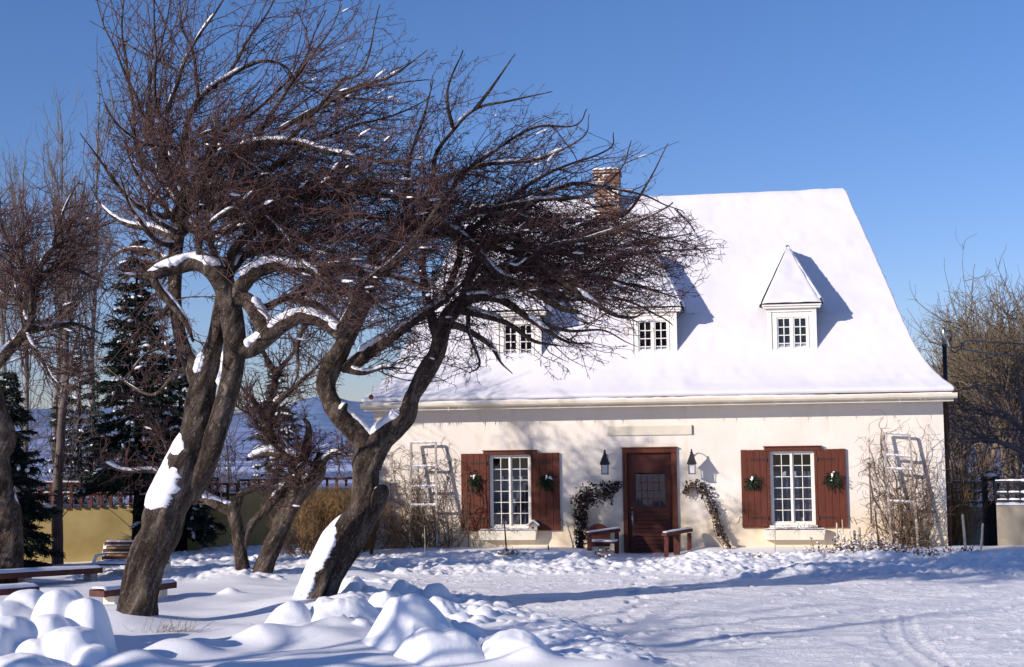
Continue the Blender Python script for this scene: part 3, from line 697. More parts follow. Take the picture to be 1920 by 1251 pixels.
def bare_crown(src, poly, flow, n2, n3, n4, L2=(.6, 1.8), L3=(.2, .7), L4=(.03, .10), r2=.0066, r3=.0043, r4=.0036, wf=(.075, .0), jit=(.15, .26), tw=None, flat=.9, snow=0, spread=(.4, 1.3), poly_keep=.0, thin=None):
    """secondary branches, twigs and spurs on the given source limbs [(P,R)]"""
    SP = np.array([resample(P, R)[0] for P, R in src]); SR = np.array([resample(P, R)[1] for P, R in src])
    acc = Acc(); snow_acc = Acc()
    pos, tan, r, idx, t = sample_on(SP, SR, n2, .08, 1.0, tw)
    d = side_dirs(tan, *spread, flat)
    if flow is not None: d = unit(d + .35 * flow(pos))
    L = rng.uniform(*L2, n2) * (1.1 - .45 * t)
    P2 = grow(pos, d, L, 14, flow, wf[0], jit[0])
    if poly is not None:
        px, py = project(P2[:, 9]); qx, qy = project(P2[:, 13]); k = (in_poly(px, py, poly) & in_poly(qx, qy, poly)) | (rng.random(n2) < poly_keep)
        if thin is not None: k &= rng.random(n2) < thin(px, py)
        P2 = P2[k]
    R2 = np.minimum(r2 * rng.uniform(.6, 1.5, len(P2)), 1)[:, None] * np.linspace(1, .35, 14)
    acc.add(*tubes(P2, R2, 4))
    pos, tan, r, idx, t = sample_on(P2, R2, n3, .05, 1.0)
    d = side_dirs(tan, .5, 1.4, flat)
    if flow is not None: d = unit(d + .10 * flow(pos))
    P3 = grow(pos, d, rng.uniform(*L3, n3) * (1.15 - .5 * t), 8, flow, wf[1], jit[1])
    if poly is not None:
        px, py = project(P3[:, 7]); k = in_poly(px, py, poly) | (rng.random(len(P3)) < poly_keep)
        if thin is not None: k &= rng.random(len(P3)) < thin(px, py) ** .5
        P3 = P3[k]
    R3 = (r3 * rng.uniform(.7, 1.3, len(P3)))[:, None] * np.linspace(1, .45, 8)
    acc.add(*tubes(P3, R3, 3))
    if n4:
        pa, ta, ra, _, _ = sample_on(P3, R3, int(n4 * .7), .05, 1)
        pb, tb, rb, _, _ = sample_on(P2, R2, int(n4 * .3), .05, 1)
        pos, tan = np.vstack([pa, pb]), np.vstack([ta, tb]); d = side_dirs(tan, .6, 1.4)
        P4 = grow(pos, d, rng.uniform(*L4, len(pos)), 3, None, 0, .2)
        acc.add(*tubes(P4, np.full((len(P4), 3), r4) * np.array((1, 1.15, .6)), 3))
    if snow:
        k = rng.integers(2, 11, snow); i = rng.integers(0, len(P2), snow); T = unit(P2[i, k + 1] - P2[i, k]); ok = np.abs(T[:, 2]) < .5
        i, k, T = i[ok], k[ok], T[ok]; c = (P2[i, k] + P2[i, k + 1]) / 2 + np.array((0, 0, .012)); ll = rng.uniform(.02, .10, len(i))[:, None]
        BP = np.stack([c + T * ll * s_ for s_ in (-1, -.5, .3, 1)], 1); rr = rng.uniform(.008, .022, len(i))[:, None] * np.array((.15, 1, .9, .15))
        snow_acc.add(*tubes(BP, rr, 5))
    return acc, snow_acc, P2

def apple_tree(name, Y0, limbs, thick_n, poly, n2, n3, n4, snowspec, label, twf=None, foot=None, snow_small=400, group=None, mat=None, flow=apple_flow, auto_snow=True, **kw):
    LB = build_limbs(limbs, Y0, True)
    org = LB[0][0][0].copy()
    root = empty(name, org, 0, label, 'tree', group)
    tacc, lacc, sacc = Acc(), Acc(), Acc()
    for i, (P, R) in enumerate(LB):
        V, Q = limb_tube(P, R)
        (tacc if i < thick_n else lacc).add(V - org, Q)
    tacc.build('trunk', M['bark'], root, True)
    la = lacc.build('limbs', M['bark'] if mat is None else mat, root, True)
    src = [(P, R) for i, (P, R) in enumerate(LB) if i >= (twf or thick_n)]
    acc, sn, P2 = bare_crown(src, poly, flow, n2, n3, n4, snow=snow_small, **kw)
    for v in acc.V: v -= org
    acc.build('twigs', M['twig'] if mat is None else mat, root)
    for i, (P, R) in enumerate(LB):
        if i in snowspec:
            for sp_ in snowspec[i]: snow_strip(P, R, sacc, seed=i * 13 + 5, **sp_)
        elif i >= thick_n and auto_snow and (R.mean() > .021):
            r = R.mean()
            snow_strip(P, R, sacc, min(.035, r * .7 + .006), 1.15, 1.15, seed=i * 7 + 3, t0=.02, t1=.8, gap=.45 if r > .02 else .62, lift=.0)
    if sn.V: sacc.add(np.concatenate(sn.V), np.concatenate(sn.Q))
    for v in sacc.V: v -= org
    sacc.build('branch_snow', M['soft_snow'], root, True)
    return root, LB

# --- tree 1, the tall one on the left
L1 = [
 ([(245, 1240, 42), (256, 1160, 38), (265, 1100, 36), (277, 1050, 36), (298, 1000, 38), (318, 940, 40), (343, 880, 36), (364, 820, 29), (376, 750, 27), (388, 690, 23), (402, 640, 15), (414, 590, 15), (420, 550, 14), (424, 520, 12)], 0.0),
 ([(345, 935, 26), (383, 870, 24), (407, 810, 21), (427, 740, 20), (438, 680, 21), (440, 640, 21), (436, 600, 21), (430, 560, 18), (424, 525, 14)], -.22),
 ([(376, 716, 20), (352, 668, 15), (336, 620, 12), (328, 560, 12), (328, 500, 13), (332, 450, 14), (340, 405, 14), (346, 365, 11)], .3),
 ([(425, 560, 18), (408, 518, 19), (372, 494, 16), (328, 502, 14), (284, 516, 9), (268, 514, 5)], -.35),
 ([(284, 516, 8), (300, 545, 9), (330, 580, 9), (352, 612, 8), (362, 640, 5)], -.2),
 ([(438, 560, 15), (452, 538, 15), (478, 512, 13), (512, 498, 11), (560, 505, 9), (640, 502, 8), (720, 512, 6), (800, 540, 4)], -.6),
 ([(440, 560, 15), (462, 562, 15), (482, 588, 16), (498, 622, 16), (505, 640, 12)], -.3),
 ([(430, 660, 18), (468, 655, 15), (502, 632, 15), (535, 606, 14), (572, 594, 12), (610, 606, 12), (636, 624, 12), (652, 598, 11), (672, 560, 10), (702, 522, 8), (740, 490, 7), (792, 430, 5), (830, 370, 3)], -.9),
 ([(426, 520, 12), (438, 470, 10), (480, 428, 10), (522, 404, 9), (580, 392, 8), (650, 402, 7), (740, 412, 5), (820, 420, 3)], .7),
 ([(347, 380, 10), (375, 345, 10), (400, 318, 9), (460, 274, 9), (540, 266, 8), (620, 286, 7), (720, 302, 5), (790, 300, 3)], -.8),
 ([(345, 410, 10), (380, 440, 10), (412, 438, 9), (468, 412, 8), (520, 380, 7), (600, 350, 6), (700, 345, 4), (760, 350, 3)], -.5),
 ([(347, 370, 9), (410, 352, 8), (480, 345, 8), (560, 368, 7), (680, 362, 5), (800, 378, 3)], .9),
 ([(345, 380, 8), (320, 340, 7), (305, 300, 6), (311, 230, 5.5), (336, 140, 5), (372, 68, 4), (425, -10, 3), (450, -60, 2)], -.4),
 ([(347, 370, 8), (344, 300, 7), (350, 235, 6), (372, 190, 6), (420, 150, 5), (480, 118, 5), (525, 120, 4), (570, 160, 4), (640, 195, 3)], .4),
 ([(330, 330, 5), (262, 300, 4.5), (249, 200, 4), (236, 110, 3.5), (229, 40, 3), (238, -40, 2)], .5),
 ([(318, 330, 5), (305, 260, 4), (291, 170, 4), (290, 90, 3.5), (288, -30, 2.5)], -.7),
 ([(315, 300, 4), (270, 220, 3.5), (245, 165, 3.5), (215, 90, 3), (195, 45, 2.5), (180, -10, 2)], .2),
 ([(320, 330, 4), (280, 240, 3.5), (282, 150, 3.2), (300, 95, 3), (318, 20, 2.5), (318, -20, 2)], 1.0),
 ([(375, 190, 4), (362, 100, 3.5), (340, 50, 3), (338, -20, 2)], .8),
 ([(420, 152, 4), (460, 85, 3.5), (500, 25, 3), (525, -30, 2)], .6),
 ([(470, 270, 5), (545, 160, 4.5), (580, 110, 4), (620, 55, 3), (640, 10, 2)], -.2),
 ([(540, 268, 5), (590, 210, 4.5), (640, 150, 4), (680, 130, 3.5), (712, 10, 2)], -1.0),
 ([(520, 245, 5), (600, 200, 5), (660, 165, 4.5), (730, 145, 4), (800, 95, 2.5)], .2),
 ([(560, 230, 4), (640, 180, 4), (720, 158, 3.5), (805, 150, 2)], -.5),
 ([(480, 345, 5), (560, 280, 4.5), (640, 245, 4), (740, 215, 3), (815, 180, 2)], .5),
 ([(340, 400, 8), (300, 405, 7), (255, 385, 6), (215, 340, 5), (180, 290, 3), (150, 250, 2)], -.6),
 ([(332, 450, 8), (285, 428, 7), (235, 420, 6), (200, 395, 4), (170, 350, 2.5)], .7),
 ([(330, 500, 7), (280, 470, 6), (230, 470, 5), (190, 500, 3)], 1.2),
 ([(424, 520, 10), (470, 470, 9), (540, 455, 8), (600, 440, 7), (680, 450, 5), (760, 440, 4)], 1.3),
 ([(400, 320, 7), (330, 280, 5), (270, 270, 4), (225, 240, 3), (195, 190, 2)], -1.2),
 ([(482, 588, 8), (540, 560, 7), (600, 545, 6), (680, 560, 5), (740, 590, 3)], 1.0),
 ([(365, 690, 7), (330, 700, 5), (290, 740, 4), (240, 720, 3), (200, 690, 2)], .6),
 ([(362, 700, 6), (320, 655, 5), (280, 660, 4.5), (250, 690, 4), (235, 720, 2.5)], -.5),
 ([(330, 130, 3), (250, 90, 2.5), (210, 60, 2), (170, 40, 1.6)], -.2),
 ([(450, 345, 5), (520, 430, 5), (560, 480, 5), (600, 520, 5), (640, 560, 4)], -1.3),
 ([(347, 365, 6), (420, 250, 5), (470, 215, 4), (560, 130, 3.5), (590, 60, 2.5), (610, 20, 2)], 1.2),
 ([(338, 430, 7), (300, 380, 6), (260, 330, 5), (240, 280, 3), (235, 240, 2)], .3), ([(345, 400, 7), (380, 330, 6), (400, 270, 5), (410, 210, 3)], -.3),
 ([(335, 460, 7), (290, 450, 6), (250, 400, 5), (225, 330, 3)], -.8), ([(340, 440, 7), (390, 400, 6), (440, 330, 5), (470, 260, 3)], .8),
 ([(330, 480, 6), (280, 500, 5), (230, 520, 4), (200, 560, 2)], .1), ([(345, 395, 6), (300, 340, 5), (290, 290, 4), (270, 250, 3)], .9),
 ([(424, 520, 8), (400, 470, 7), (390, 420, 6), (400, 370, 4), (440, 300, 3)], -.6), ([(370, 495, 7), (380, 440, 6), (420, 400, 5), (470, 380, 3)], -.9),
 ([(330, 560, 7), (290, 600, 6), (250, 610, 5), (200, 590, 3)], -.4), ([(342, 405, 7), (400, 385, 6), (450, 400, 5), (500, 440, 3)], 1.2),
 ([(347, 370, 6), (330, 300, 5), (380, 250, 4), (440, 240, 3)], -.9), ([(335, 440, 6), (280, 400, 5), (300, 350, 4), (360, 320, 3)], -1.2),
]
POLY1 = [(150, 520), (185, 380), (140, 280), (185, 200), (185, 90), (160, 0), (180, -140), (620, -140), (740, 0), (830, 95), (815, 170), (860, 300), (920, 420), (880, 540), (740, 620), (560, 650), (440, 600), (350, 720), (190, 760), (180, 600)]
CROWN = ((.6, 2.3), (.06, .36))
apple_tree('apple_tree', T1[1], L1, 3, POLY1, 3100, 15000, 26000,
    {0: [dict(thick=.022, w_cam=1.8, w_back=.9, t0=.375, t1=.59, ragged=.26, force=1, J=23, taper=.16, soft=True, step=.008), dict(thick=.02, w_cam=1.2, w_back=.2, t0=.74, t1=.80, force=1)],
     1: [dict(thick=.04, w_cam=.75, w_back=.8, t0=.52, t1=.70, force=1), dict(thick=.04, w_cam=.8, w_back=.8, t0=.14, t1=.27, force=1)], 2: [dict(thick=.02, w_cam=.4, w_back=.6, t0=.1, t1=.3)],
     3: [dict(thick=.05, w_cam=1.2, w_back=1.2, t0=.28, t1=.97, gap=.05)], 4: [dict(thick=.035, w_cam=.8, w_back=1.2, t0=.02, t1=.9)],
     5: [dict(thick=.05, w_cam=1.3, w_back=1.2, t0=.1, t1=.55, gap=.1), dict(thick=.03, w_cam=1.2, w_back=1.2, t0=.6, t1=.9, gap=.3)], 6: [dict(thick=.05, w_cam=1.5, w_back=1.2, t0=.25, t1=.95)],
     7: [dict(thick=.05, w_cam=1.2, w_back=1.2, t0=.06, t1=.45, gap=.05), dict(thick=.02, w_cam=.6, w_back=1.0, t0=.46, t1=.8)], 9: [dict(thick=.03, w_cam=1.1, w_back=1.1, t0=.3, t1=.75, gap=.25)]},
    'tall old apple tree with thick two-stemmed trunk and a big tangled crown', twf=3, thin=thin1, group='old bare apple trees in the snowy garden', snow_small=420, L2=CROWN[0], L3=CROWN[1])

# --- tree 2, leaning, spreading toward the house
L2_ = [
 ([(545, 1225, 38), (574, 1158, 34), (598, 1105, 34), (624, 1050, 35), (654, 1000, 35), (682, 955, 29), (686, 905, 25), (688, 865, 25), (690, 840, 23)], 0.0),
 ([(698, 875, 20), (676, 822, 20), (648, 790, 20), (624, 760, 18), (612, 722, 18), (621, 690, 19), (638, 660, 18), (650, 630, 15)], .15),
 ([(694, 875, 21), (713, 832, 22), (740, 803, 21), (763, 779, 18), (774, 745, 15), (798, 703, 17), (820, 662, 15), (829, 620, 15), (842, 590, 15), (866, 566, 13), (910, 524, 11), (960, 492, 8)], -.3),
 ([(690, 960, 18), (706, 942, 17), (716, 922, 14), (718, 912, 8)], -.2),
 ([(640, 790, 14), (644, 768, 11), (650, 758, 7)], -.1),
 ([(652, 690, 14), (700, 656, 14), (750, 622, 12), (795, 590, 10), (838, 560, 8), (880, 520, 5)], -.4),
 ([(648, 650, 17), (640, 622, 15), (618, 600, 12), (590, 570, 9), (540, 560, 6)], .5),
 ([(650, 640, 16), (668, 605, 13), (690, 560, 11), (702, 510, 10), (700, 480, 10), (740, 446, 9), (790, 421, 9), (832, 426, 9), (880, 456, 8), (930, 512, 8), (990, 540, 7), (1050, 576, 6), (1085, 586, 4)], -.7),
 ([(828, 650, 14), (812, 604, 11), (802, 560, 9), (792, 500, 8), (800, 430, 8), (812, 340, 7), (818, 290, 6), (850, 245, 5), (890, 206, 4.5), (950, 190, 4), (1035, 172, 2)], .2),
 ([(838, 560, 8), (860, 480, 7), (860, 410, 7), (905, 400, 8), (960, 412, 7), (1100, 420, 5), (1250, 440, 3), (1370, 462, 2)], .7),
 ([(866, 566, 10), (900, 480, 9), (960, 445, 9), (1030, 508, 9), (1100, 558, 8), (1150, 590, 7), (1200, 596, 5), (1228, 586, 3)], -1.0),
 ([(850, 580, 9), (900, 590, 8), (950, 606, 7), (1000, 640, 6), (1045, 648, 4)], -.5),
 ([(846, 610, 8), (880, 620, 7), (920, 650, 6), (940, 680, 4), (960, 700, 2)], .3),
 ([(792, 440, 7), (870, 440, 7), (950, 470, 6), (1100, 474, 5), (1250, 452, 4), (1350, 438, 2)], .2),
 ([(900, 530, 9), (980, 500, 8), (1050, 505, 7), (1150, 526, 6), (1250, 545, 4), (1320, 560, 2)], .9),
 ([(866, 560, 10), (930, 560, 9), (990, 596, 8), (1060, 640, 5), (1105, 645, 3)], -1.2),
 ([(900, 400, 6), (1000, 378, 5), (1100, 366, 4), (1165, 320, 3), (1195, 265, 2)], -.4),
 ([(1100, 420, 5), (1180, 400, 4), (1240, 340, 3), (1288, 270, 2)], .5),
 ([(812, 345, 6), (900, 310, 5), (1000, 300, 4), (1090, 260, 3), (1105, 215, 2)], -.6),
 ([(850, 245, 4.5), (838, 170, 3.5), (868, 95, 2.5)], -.2),
 ([(890, 206, 4), (925, 160, 3.5), (966, 102, 2)], .1),
 ([(700, 510, 9), (740, 470, 7), (760, 380, 6), (770, 300, 5), (800, 200, 4), (812, 150, 2)], -1.0),
 ([(792, 425, 7), (850, 350, 6), (900, 300, 5), (1000, 240, 4), (1080, 235, 3), (1100, 205, 2)], 1.1),
 ([(930, 512, 7), (1010, 470, 6), (1120, 440, 5), (1230, 410, 4), (1300, 380, 2.5)], -1.3),
 ([(838, 600, 8), (880, 545, 7), (960, 530, 7), (1060, 530, 6), (1180, 480, 4), (1300, 470, 3), (1410, 466, 1.6)], 1.3),
 ([(990, 540, 6), (1060, 560, 5), (1160, 560, 4), (1260, 590, 3), (1300, 610, 2)], .3),
 ([(645, 690, 10), (680, 700, 6), (720, 690, 4), (760, 690, 2.5)], -.4),
 ([(880, 545, 6), (880, 620, 5), (900, 680, 4), (880, 700, 2)], -.8),
 ([(960, 412, 6), (1050, 350, 5), (1130, 350, 4), (1240, 370, 3), (1330, 400, 2)], 1.2),
 ([(590, 575, 7), (560, 640, 5), (560, 700, 3.5), (540, 740, 2)], .9),
 ([(1000, 600, 5), (1060, 620, 4), (1130, 620, 3), (1180, 640, 2), (1210, 650, 1.6)], -.9),
 ([(870, 440, 6), (960, 370, 5), (1040, 320, 4), (1140, 280, 3), (1150, 250, 2)], .9),
]
for _k in range(len(L2_)): L2_[_k] = ([(x if x < 1150 else 1150 + (x - 1150) * .74, y, q) for x, y, q in L2_[_k][0]], L2_[_k][1])
POLY2 = [(520, 600), (600, 470), (700, 340), (740, 250), (790, 110), (880, 70), (990, 90), (1050, 170), (1120, 190), (1110, 300), (1170, 240), (1280, 255), (1240, 350), (1310, 410), (1375, 462), (1320, 540), (1300, 600), (1210, 650), (1110, 700), (1100, 740), (950, 690), (900, 720), (840, 740), (770, 690), (700, 780), (640, 740), (560, 760), (520, 700)]
apple_tree('apple_tree', T2[1], L2_, 3, POLY2, 2250, 12500, 22000,
    {0: [dict(thick=.04, w_cam=1.45, w_back=1.2, t0=.06, t1=.66, ragged=.24, force=1, J=21, taper=.40, soft=True, step=.008)],
     1: [dict(thick=.05, w_cam=.7, w_back=.9, t0=.16, t1=.50, ragged=.3)],
     2: [dict(thick=.07, w_cam=1.05, w_back=1.1, t0=.10, t1=.30, ragged=.2), dict(thick=.03, w_cam=.7, w_back=.8, t0=.42, t1=.58)],
     3: [dict(thick=.03, w_cam=.9, w_back=1.0, t0=.3, t1=.98)], 4: [dict(thick=.04, w_cam=1.5, w_back=1.5, t0=.4, t1=.98)],
     5: [dict(thick=.045, w_cam=1.1, w_back=1.2, t0=.12, t1=.9, gap=.12)],
     7: [dict(thick=.03, w_cam=.5, w_back=1.2, t0=.02, t1=.3), dict(thick=.04, w_cam=1.1, w_back=1.1, t0=.34, t1=.62, gap=.12), dict(thick=.03, w_cam=1, w_back=1, t0=.64, t1=.95, gap=.3)]},
    'leaning forked apple tree with snow down its trunk, spreading over the roof', twf=5, thin=thin2, group='old bare apple trees in the snowy garden', snow_small=420, L2=CROWN[0], L3=CROWN[1])

# --- tree 3, small apple tree between the two
L3_ = [
 ([(452, 1106, 15), (454, 1070, 13), (448, 1010, 12), (440, 970, 12), (436, 945, 11)], 0.0),
 ([(485, 1100, 20), (500, 1050, 18), (530, 980, 17), (560, 925, 17), (590, 895, 16), (600, 868, 13), (602, 850, 8)], .2),
 ([(438, 960, 11), (405, 945, 10), (372, 930, 9), (330, 908, 7), (290, 885, 6), (230, 882, 4.5), (184, 862, 2.5)], -.3),
 ([(440, 955, 9), (455, 925, 8), (480, 915, 6), (520, 905, 5)], .2),
 ([(452, 1040, 8), (472, 985, 9), (510, 940, 11), (545, 900, 9), (570, 880, 6)], .1),
 ([(548, 930, 13), (560, 880, 14), (545, 858, 13), (500, 850, 11), (462, 862, 7)], .1),
 ([(558, 880, 11), (530, 840, 11), (505, 800, 10), (512, 750, 9), (520, 700, 8), (550, 660, 6), (575, 600, 4)], .6),
 ([(560, 875, 12), (575, 840, 12), (580, 800, 10), (570, 785, 7)], .3),
 ([(506, 800, 9), (478, 755, 7), (460, 735, 6), (448, 720, 5)], .2),
 ([(520, 705, 8), (495, 660, 5), (475, 600, 3)], .9),
 ([(512, 760, 7), (560, 720, 5), (600, 680, 4), (640, 640, 2)], .0),
 ([(595, 880, 8), (625, 850, 5), (650, 855, 3), (680, 850, 2)], -.3),
 ([(600, 870, 6), (570, 870, 5), (548, 890, 4)], -.3),
 ([(545, 858, 6), (500, 820, 4), (470, 780, 3), (440, 760, 2)], -.5),
 ([(330, 908, 5), (320, 860, 4), (290, 790, 3), (250, 750, 2)], -.6),
]
POLY3 = [(160, 960), (160, 700), (420, 640), (440, 560), (620, 560), (700, 700), (700, 900), (640, 960), (540, 960), (430, 900), (300, 960)]
flow3 = up_flow(.7, .15)
apple_tree('apple_tree', T3[1], L3_, 2, POLY3, 300, 2600, 4000,
    {1: [dict(thick=.04, w_cam=.6, w_back=1.0, t0=.55, t1=.9, gap=.3)], 2: [dict(thick=.045, w_cam=1.1, w_back=1.2, t0=.02, t1=.95, gap=.05)], 5: [dict(thick=.07, w_cam=1.2, w_back=1.3, t0=.25, t1=.98)],
     6: [dict(thick=.04, w_cam=.8, w_back=1.2, t0=.05, t1=.3)]},
    'small crooked two-stemmed apple tree between the two large trunks', twf=2, group='old bare apple trees in the snowy garden', snow_small=60, flow=flow3, L2=(.35, 1.0), L3=(.12, .45), r2=.010, r3=.006, r4=.004)

# --- tree 4, cut by the left edge
T4 = (-8.4, 23.5)
L4_ = [
 ([(14, 1110, 26), (18, 1040, 24), (20, 970, 20), (8, 910, 17), (2, 860, 15), (14, 820, 15), (-4, 760, 14), (-20, 700, 15), (-14, 672, 14)], 0.0),
 ([(-16, 690, 14), (20, 655, 11), (45, 625, 10), (60, 595, 8), (70, 520, 7), (95, 470, 6), (150, 440, 4), (230, 410, 3)], -.4),
 ([(50, 620, 9), (100, 612, 7), (140, 608, 6), (190, 625, 4)], .5),
 ([(62, 580, 6), (20, 560, 6), (-20, 540, 5), (-60, 540, 4)], .3),
 ([(60, 590, 6), (55, 520, 5), (20, 460, 4), (-10, 400, 3)], -.9),
 ([(75, 515, 5), (120, 500, 5), (170, 520, 4), (200, 545, 2.5)], .9),
 ([(45, 625, 6), (80, 680, 5), (110, 720, 4), (150, 730, 2.5)], -.6),
 ([(95, 470, 4), (110, 420, 4), (130, 370, 3), (150, 340, 2)], .2),
 ([(50, 610, 6), (20, 500, 5), (40, 440, 4), (60, 400, 2.5)], 1.0),
]
POLY4 = [(-150, 760), (-150, 320), (40, 340), (180, 330), (250, 400), (230, 560), (200, 700), (180, 800), (60, 800)]
apple_tree('apple_tree', T4[1], L4_, 1, POLY4, 330, 2000, 3500, {0: [dict(thick=.05, w_cam=.9, w_back=.9, t0=.1, t1=.95, gap=.35)]},
    'apple tree with a snow-crusted trunk cut off by the left picture edge', twf=1, group='old bare apple trees in the snowy garden', snow_small=60, flow=up_flow(.25, .5), L2=(.6, 1.6), L3=(.2, .6), r2=.011, r3=.006, r4=.004)

# --- generic bare trees farther off
def bare_tree(name, px, py, Y0, top, spread_px, label, mat, group, n2, n3, seed, lean=0, stems=1, r0=8, flow=None, L2=(.8, 2.4), L3=(.3, 1.0), arch=0.5, poly=None, r2=.013, r3=.008, jit=(.10, .14)):
    base = at(px, py, Y0); base[2] = min(base[2], 0.0) if Y0 < 34 else base[2]
    limbs = []
    random.seed(seed)
    for s in range(stems):
        x0 = px + (s - (stems - 1) / 2) * 6; xt = px + lean + (s - (stems - 1) / 2) * spread_px * .7
        pts = [(x0 + (xt - x0) * t ** 1.3 + random.uniform(-4, 4), py + (top - py) * t, max(r0 * (1 - t) ** .8, 1.2)) for t in np.linspace(0, 1, 7)]
        limbs.append((pts, random.uniform(-.5, .5)))
    main = list(limbs)
    for pts, dd in main:
        for k in range(9):
            t = random.uniform(.22, .85); i = int(t * 6); f = t * 6 - i
            bx = pts[i][0] * (1 - f) + pts[i + 1][0] * f; by = pts[i][1] * (1 - f) + pts[i + 1][1] * f
            sgn = random.choice((-1, 1)); w = spread_px * random.uniform(.4, 1.0) * (1 - t * .5); hh = (py - top) * random.uniform(.15, .38) * (1.1 - t * .6)
            r = max(r0 * (1 - t) * .5, 1.5)
            limbs.append(([(bx, by, r), (bx + sgn * w * .45, by - hh * (.35 + arch * .3), r * .8), (bx + sgn * w * .8, by - hh * (.75), r * .55), (bx + sgn * w, by - hh * (1.05 - arch * .3), 1.0)], random.uniform(-2.5, 2.5)))
    LB = build_limbs(limbs, Y0); org = LB[0][0][0].copy()
    root = empty(name, org, 0, label, 'tree', group)
    tr_, ac = Acc(), Acc()
    for i, (P, R) in enumerate(LB):
        V, Q = limb_tube(P, R); (tr_ if i < stems else ac).add(V - org, Q)
    tr_.build('trunk', mat, root, True)
    acc, _, _ = bare_crown(LB, poly, flow, n2, n3, 0, L2=L2, L3=L3, r2=r2, r3=r3, wf=(.14, .08), jit=jit, flat=1.0, spread=(.3, .9))
    for v in acc.V: v -= org
    ac.V += acc.V; ac.Q += [q + ac.n for q in acc.Q]; ac.n += acc.n
    ac.build('crown', mat, root)
    return root
PG = 'tall thin poplars behind the garden wall'
for i, (px, Y0, top, sp_, lab) in enumerate([(50, 44, 320, 34, 'slim bare poplar nearest the left edge behind the yellow garden wall'), (104, 42, 235, 38, 'slim bare poplar standing between two others behind the yellow wall'),
        (172, 46, 175, 42, 'tallest slim bare poplar, just left of the big apple tree crown'), (8, 50, 380, 30, 'short slim bare poplar at the very left edge')]):
    bare_tree('poplar_tree', px, 905, Y0, top, sp_ * 1.15, lab, M['twig_pale'], PG, 110, 480, 100 + i, lean=random.choice((-8, 14)), r0=5.5, flow=up_flow(1.1), L2=(1.0, 2.8), L3=(.3, 1.1), r2=.012, r3=.0075)
# straight dark trunk before the yellow wall
bare_tree('ash_tree', 107, 1068, 27.4, 330, 60, 'dark straight-trunked bare tree standing in front of the yellow garden wall', M['twig_far'], None, 110, 520, 140, lean=38, r0=11, flow=up_flow(.8), r2=.010, r3=.006)
RG = 'golden-twigged bare trees behind the house on the right'
for i, (px, py, Y0, top, sp_, lab, lean) in enumerate([
        (1900, 905, 44, 505, 120, 'tallest golden-brown bare tree at the right edge behind the dark gate', -10), (1800, 905, 48, 600, 95, 'round golden-brown bare tree just right of the roof behind the mast', -10),
        (1850, 905, 60, 560, 100, 'hazy golden-brown bare tree between two others behind the dark gate', 10), (1960, 905, 50, 540, 120, 'golden-brown bare tree mostly cut off by the right edge', 0), (1755, 905, 62, 660, 60, 'lowest golden-brown bare tree half hidden behind the corner of the roof', -5)]):
    bare_tree('willow_tree', px, py, Y0, top + 85, sp_, lab, M['twig_gold'], RG, 320, 1900, 200 + i, lean=lean, stems=3, r0=7, flow=up_flow(.45), L2=(1.0, 3.0), L3=(.35, 1.3), arch=.9, r2=.017, r3=.0105)
bare_tree('shade_tree', 1935, 905, 36, 700, 170, 'black-limbed bare tree behind the dark gate with branches arching low to the left', M['twig_far'], None, 110, 500, 231, lean=-30, stems=1, r0=13, flow=up_flow(.1, -.3), arch=1.0, r2=.012, r3=.008)

def near_tree(x, y, h, w_, seed, label):
    bare_tree('lime_tree', 960 + x / y * F, 828 + 2.4 / y * F - x / y * 38, y, 825 - (h - 2.4) / y * F, w_ / y * F, label, M['bark'], 'bare trees left of the picture shading the drive', 45, 180, seed, lean=60, stems=2, r0=.14 / y * F, flow=up_flow(.5, .4), L2=(.6, 1.6), L3=(.2, .7), r2=.009, r3=.006)
near_tree(-9.0, 10.4, 6.6, 1.5, 401, 'bare tree standing out of view to the left, nearest the camera')
near_tree(-13.8, 8.4, 8.0, 1.8, 402, 'taller bare tree out of view, farther left than its neighbour')
# far thicket on the lower slope (uncountable)
def thicket(name, x0, x1, Yr, n, top, mat, label, seed, hmul=1.0):
    r_ = np.random.default_rng(seed); Y = r_.uniform(*Yr, n); px = r_.uniform(x0, x1, n)
    s0 = np.array([at(a, 905, b) for a, b in zip(px, Y)]); s0[:, 2] = np.interp(s0[:, 1], [34, 45, 70, 100], [-.3, -1.5, -5, -9])
    L = r_.uniform(.55, 1.0, n) * top * hmul
    P = grow(s0, np.array((0, 0, 1.0)) + r_.normal(0, .18, (n, 3)), L, 12, up_flow(.25), .15, .07)
    R = r_.uniform(.02, .06, n)[:, None] * np.linspace(1, .2, 12)
    acc = Acc(); acc.add(*tubes(P, R, 5))
    pos, tan, _, _, t = sample_on(P, R, n * 26, .15, 1)
    P2 = grow(pos, side_dirs(tan, .4, 1.1), r_.uniform(.5, 1.9, len(pos)) * (1.2 - .6 * t), 7, up_flow(.4), .12, .14); R2 = np.full((len(P2), 7), .011) * np.linspace(1, .5, 7); acc.add(*tubes(P2, R2, 3))
    pos, tan, _, _, t = sample_on(P2, R2, n * 90, .1, 1)
    P3 = grow(pos, side_dirs(tan, .4, 1.1), r_.uniform(.2, .8, len(pos)), 4, up_flow(.4), .12, .16); acc.add(*tubes(P3, np.full((len(P3), 4), .008), 3))
    org = s0.mean(0)
    return tag(acc.build(name, mat, None, False, org), label, 'thicket', None, 'stuff')
thicket('thicket', 1775, 1990, (38, 60), 40, 5.0, M['twig_far'], 'dark thicket of bare saplings behind the gate right of the house', 5)
thicket('thicket', -60, 440, (38, 64), 55, 5.0, M['twig_far'], 'purplish thicket of bare saplings behind the garden fence on the left', 6)

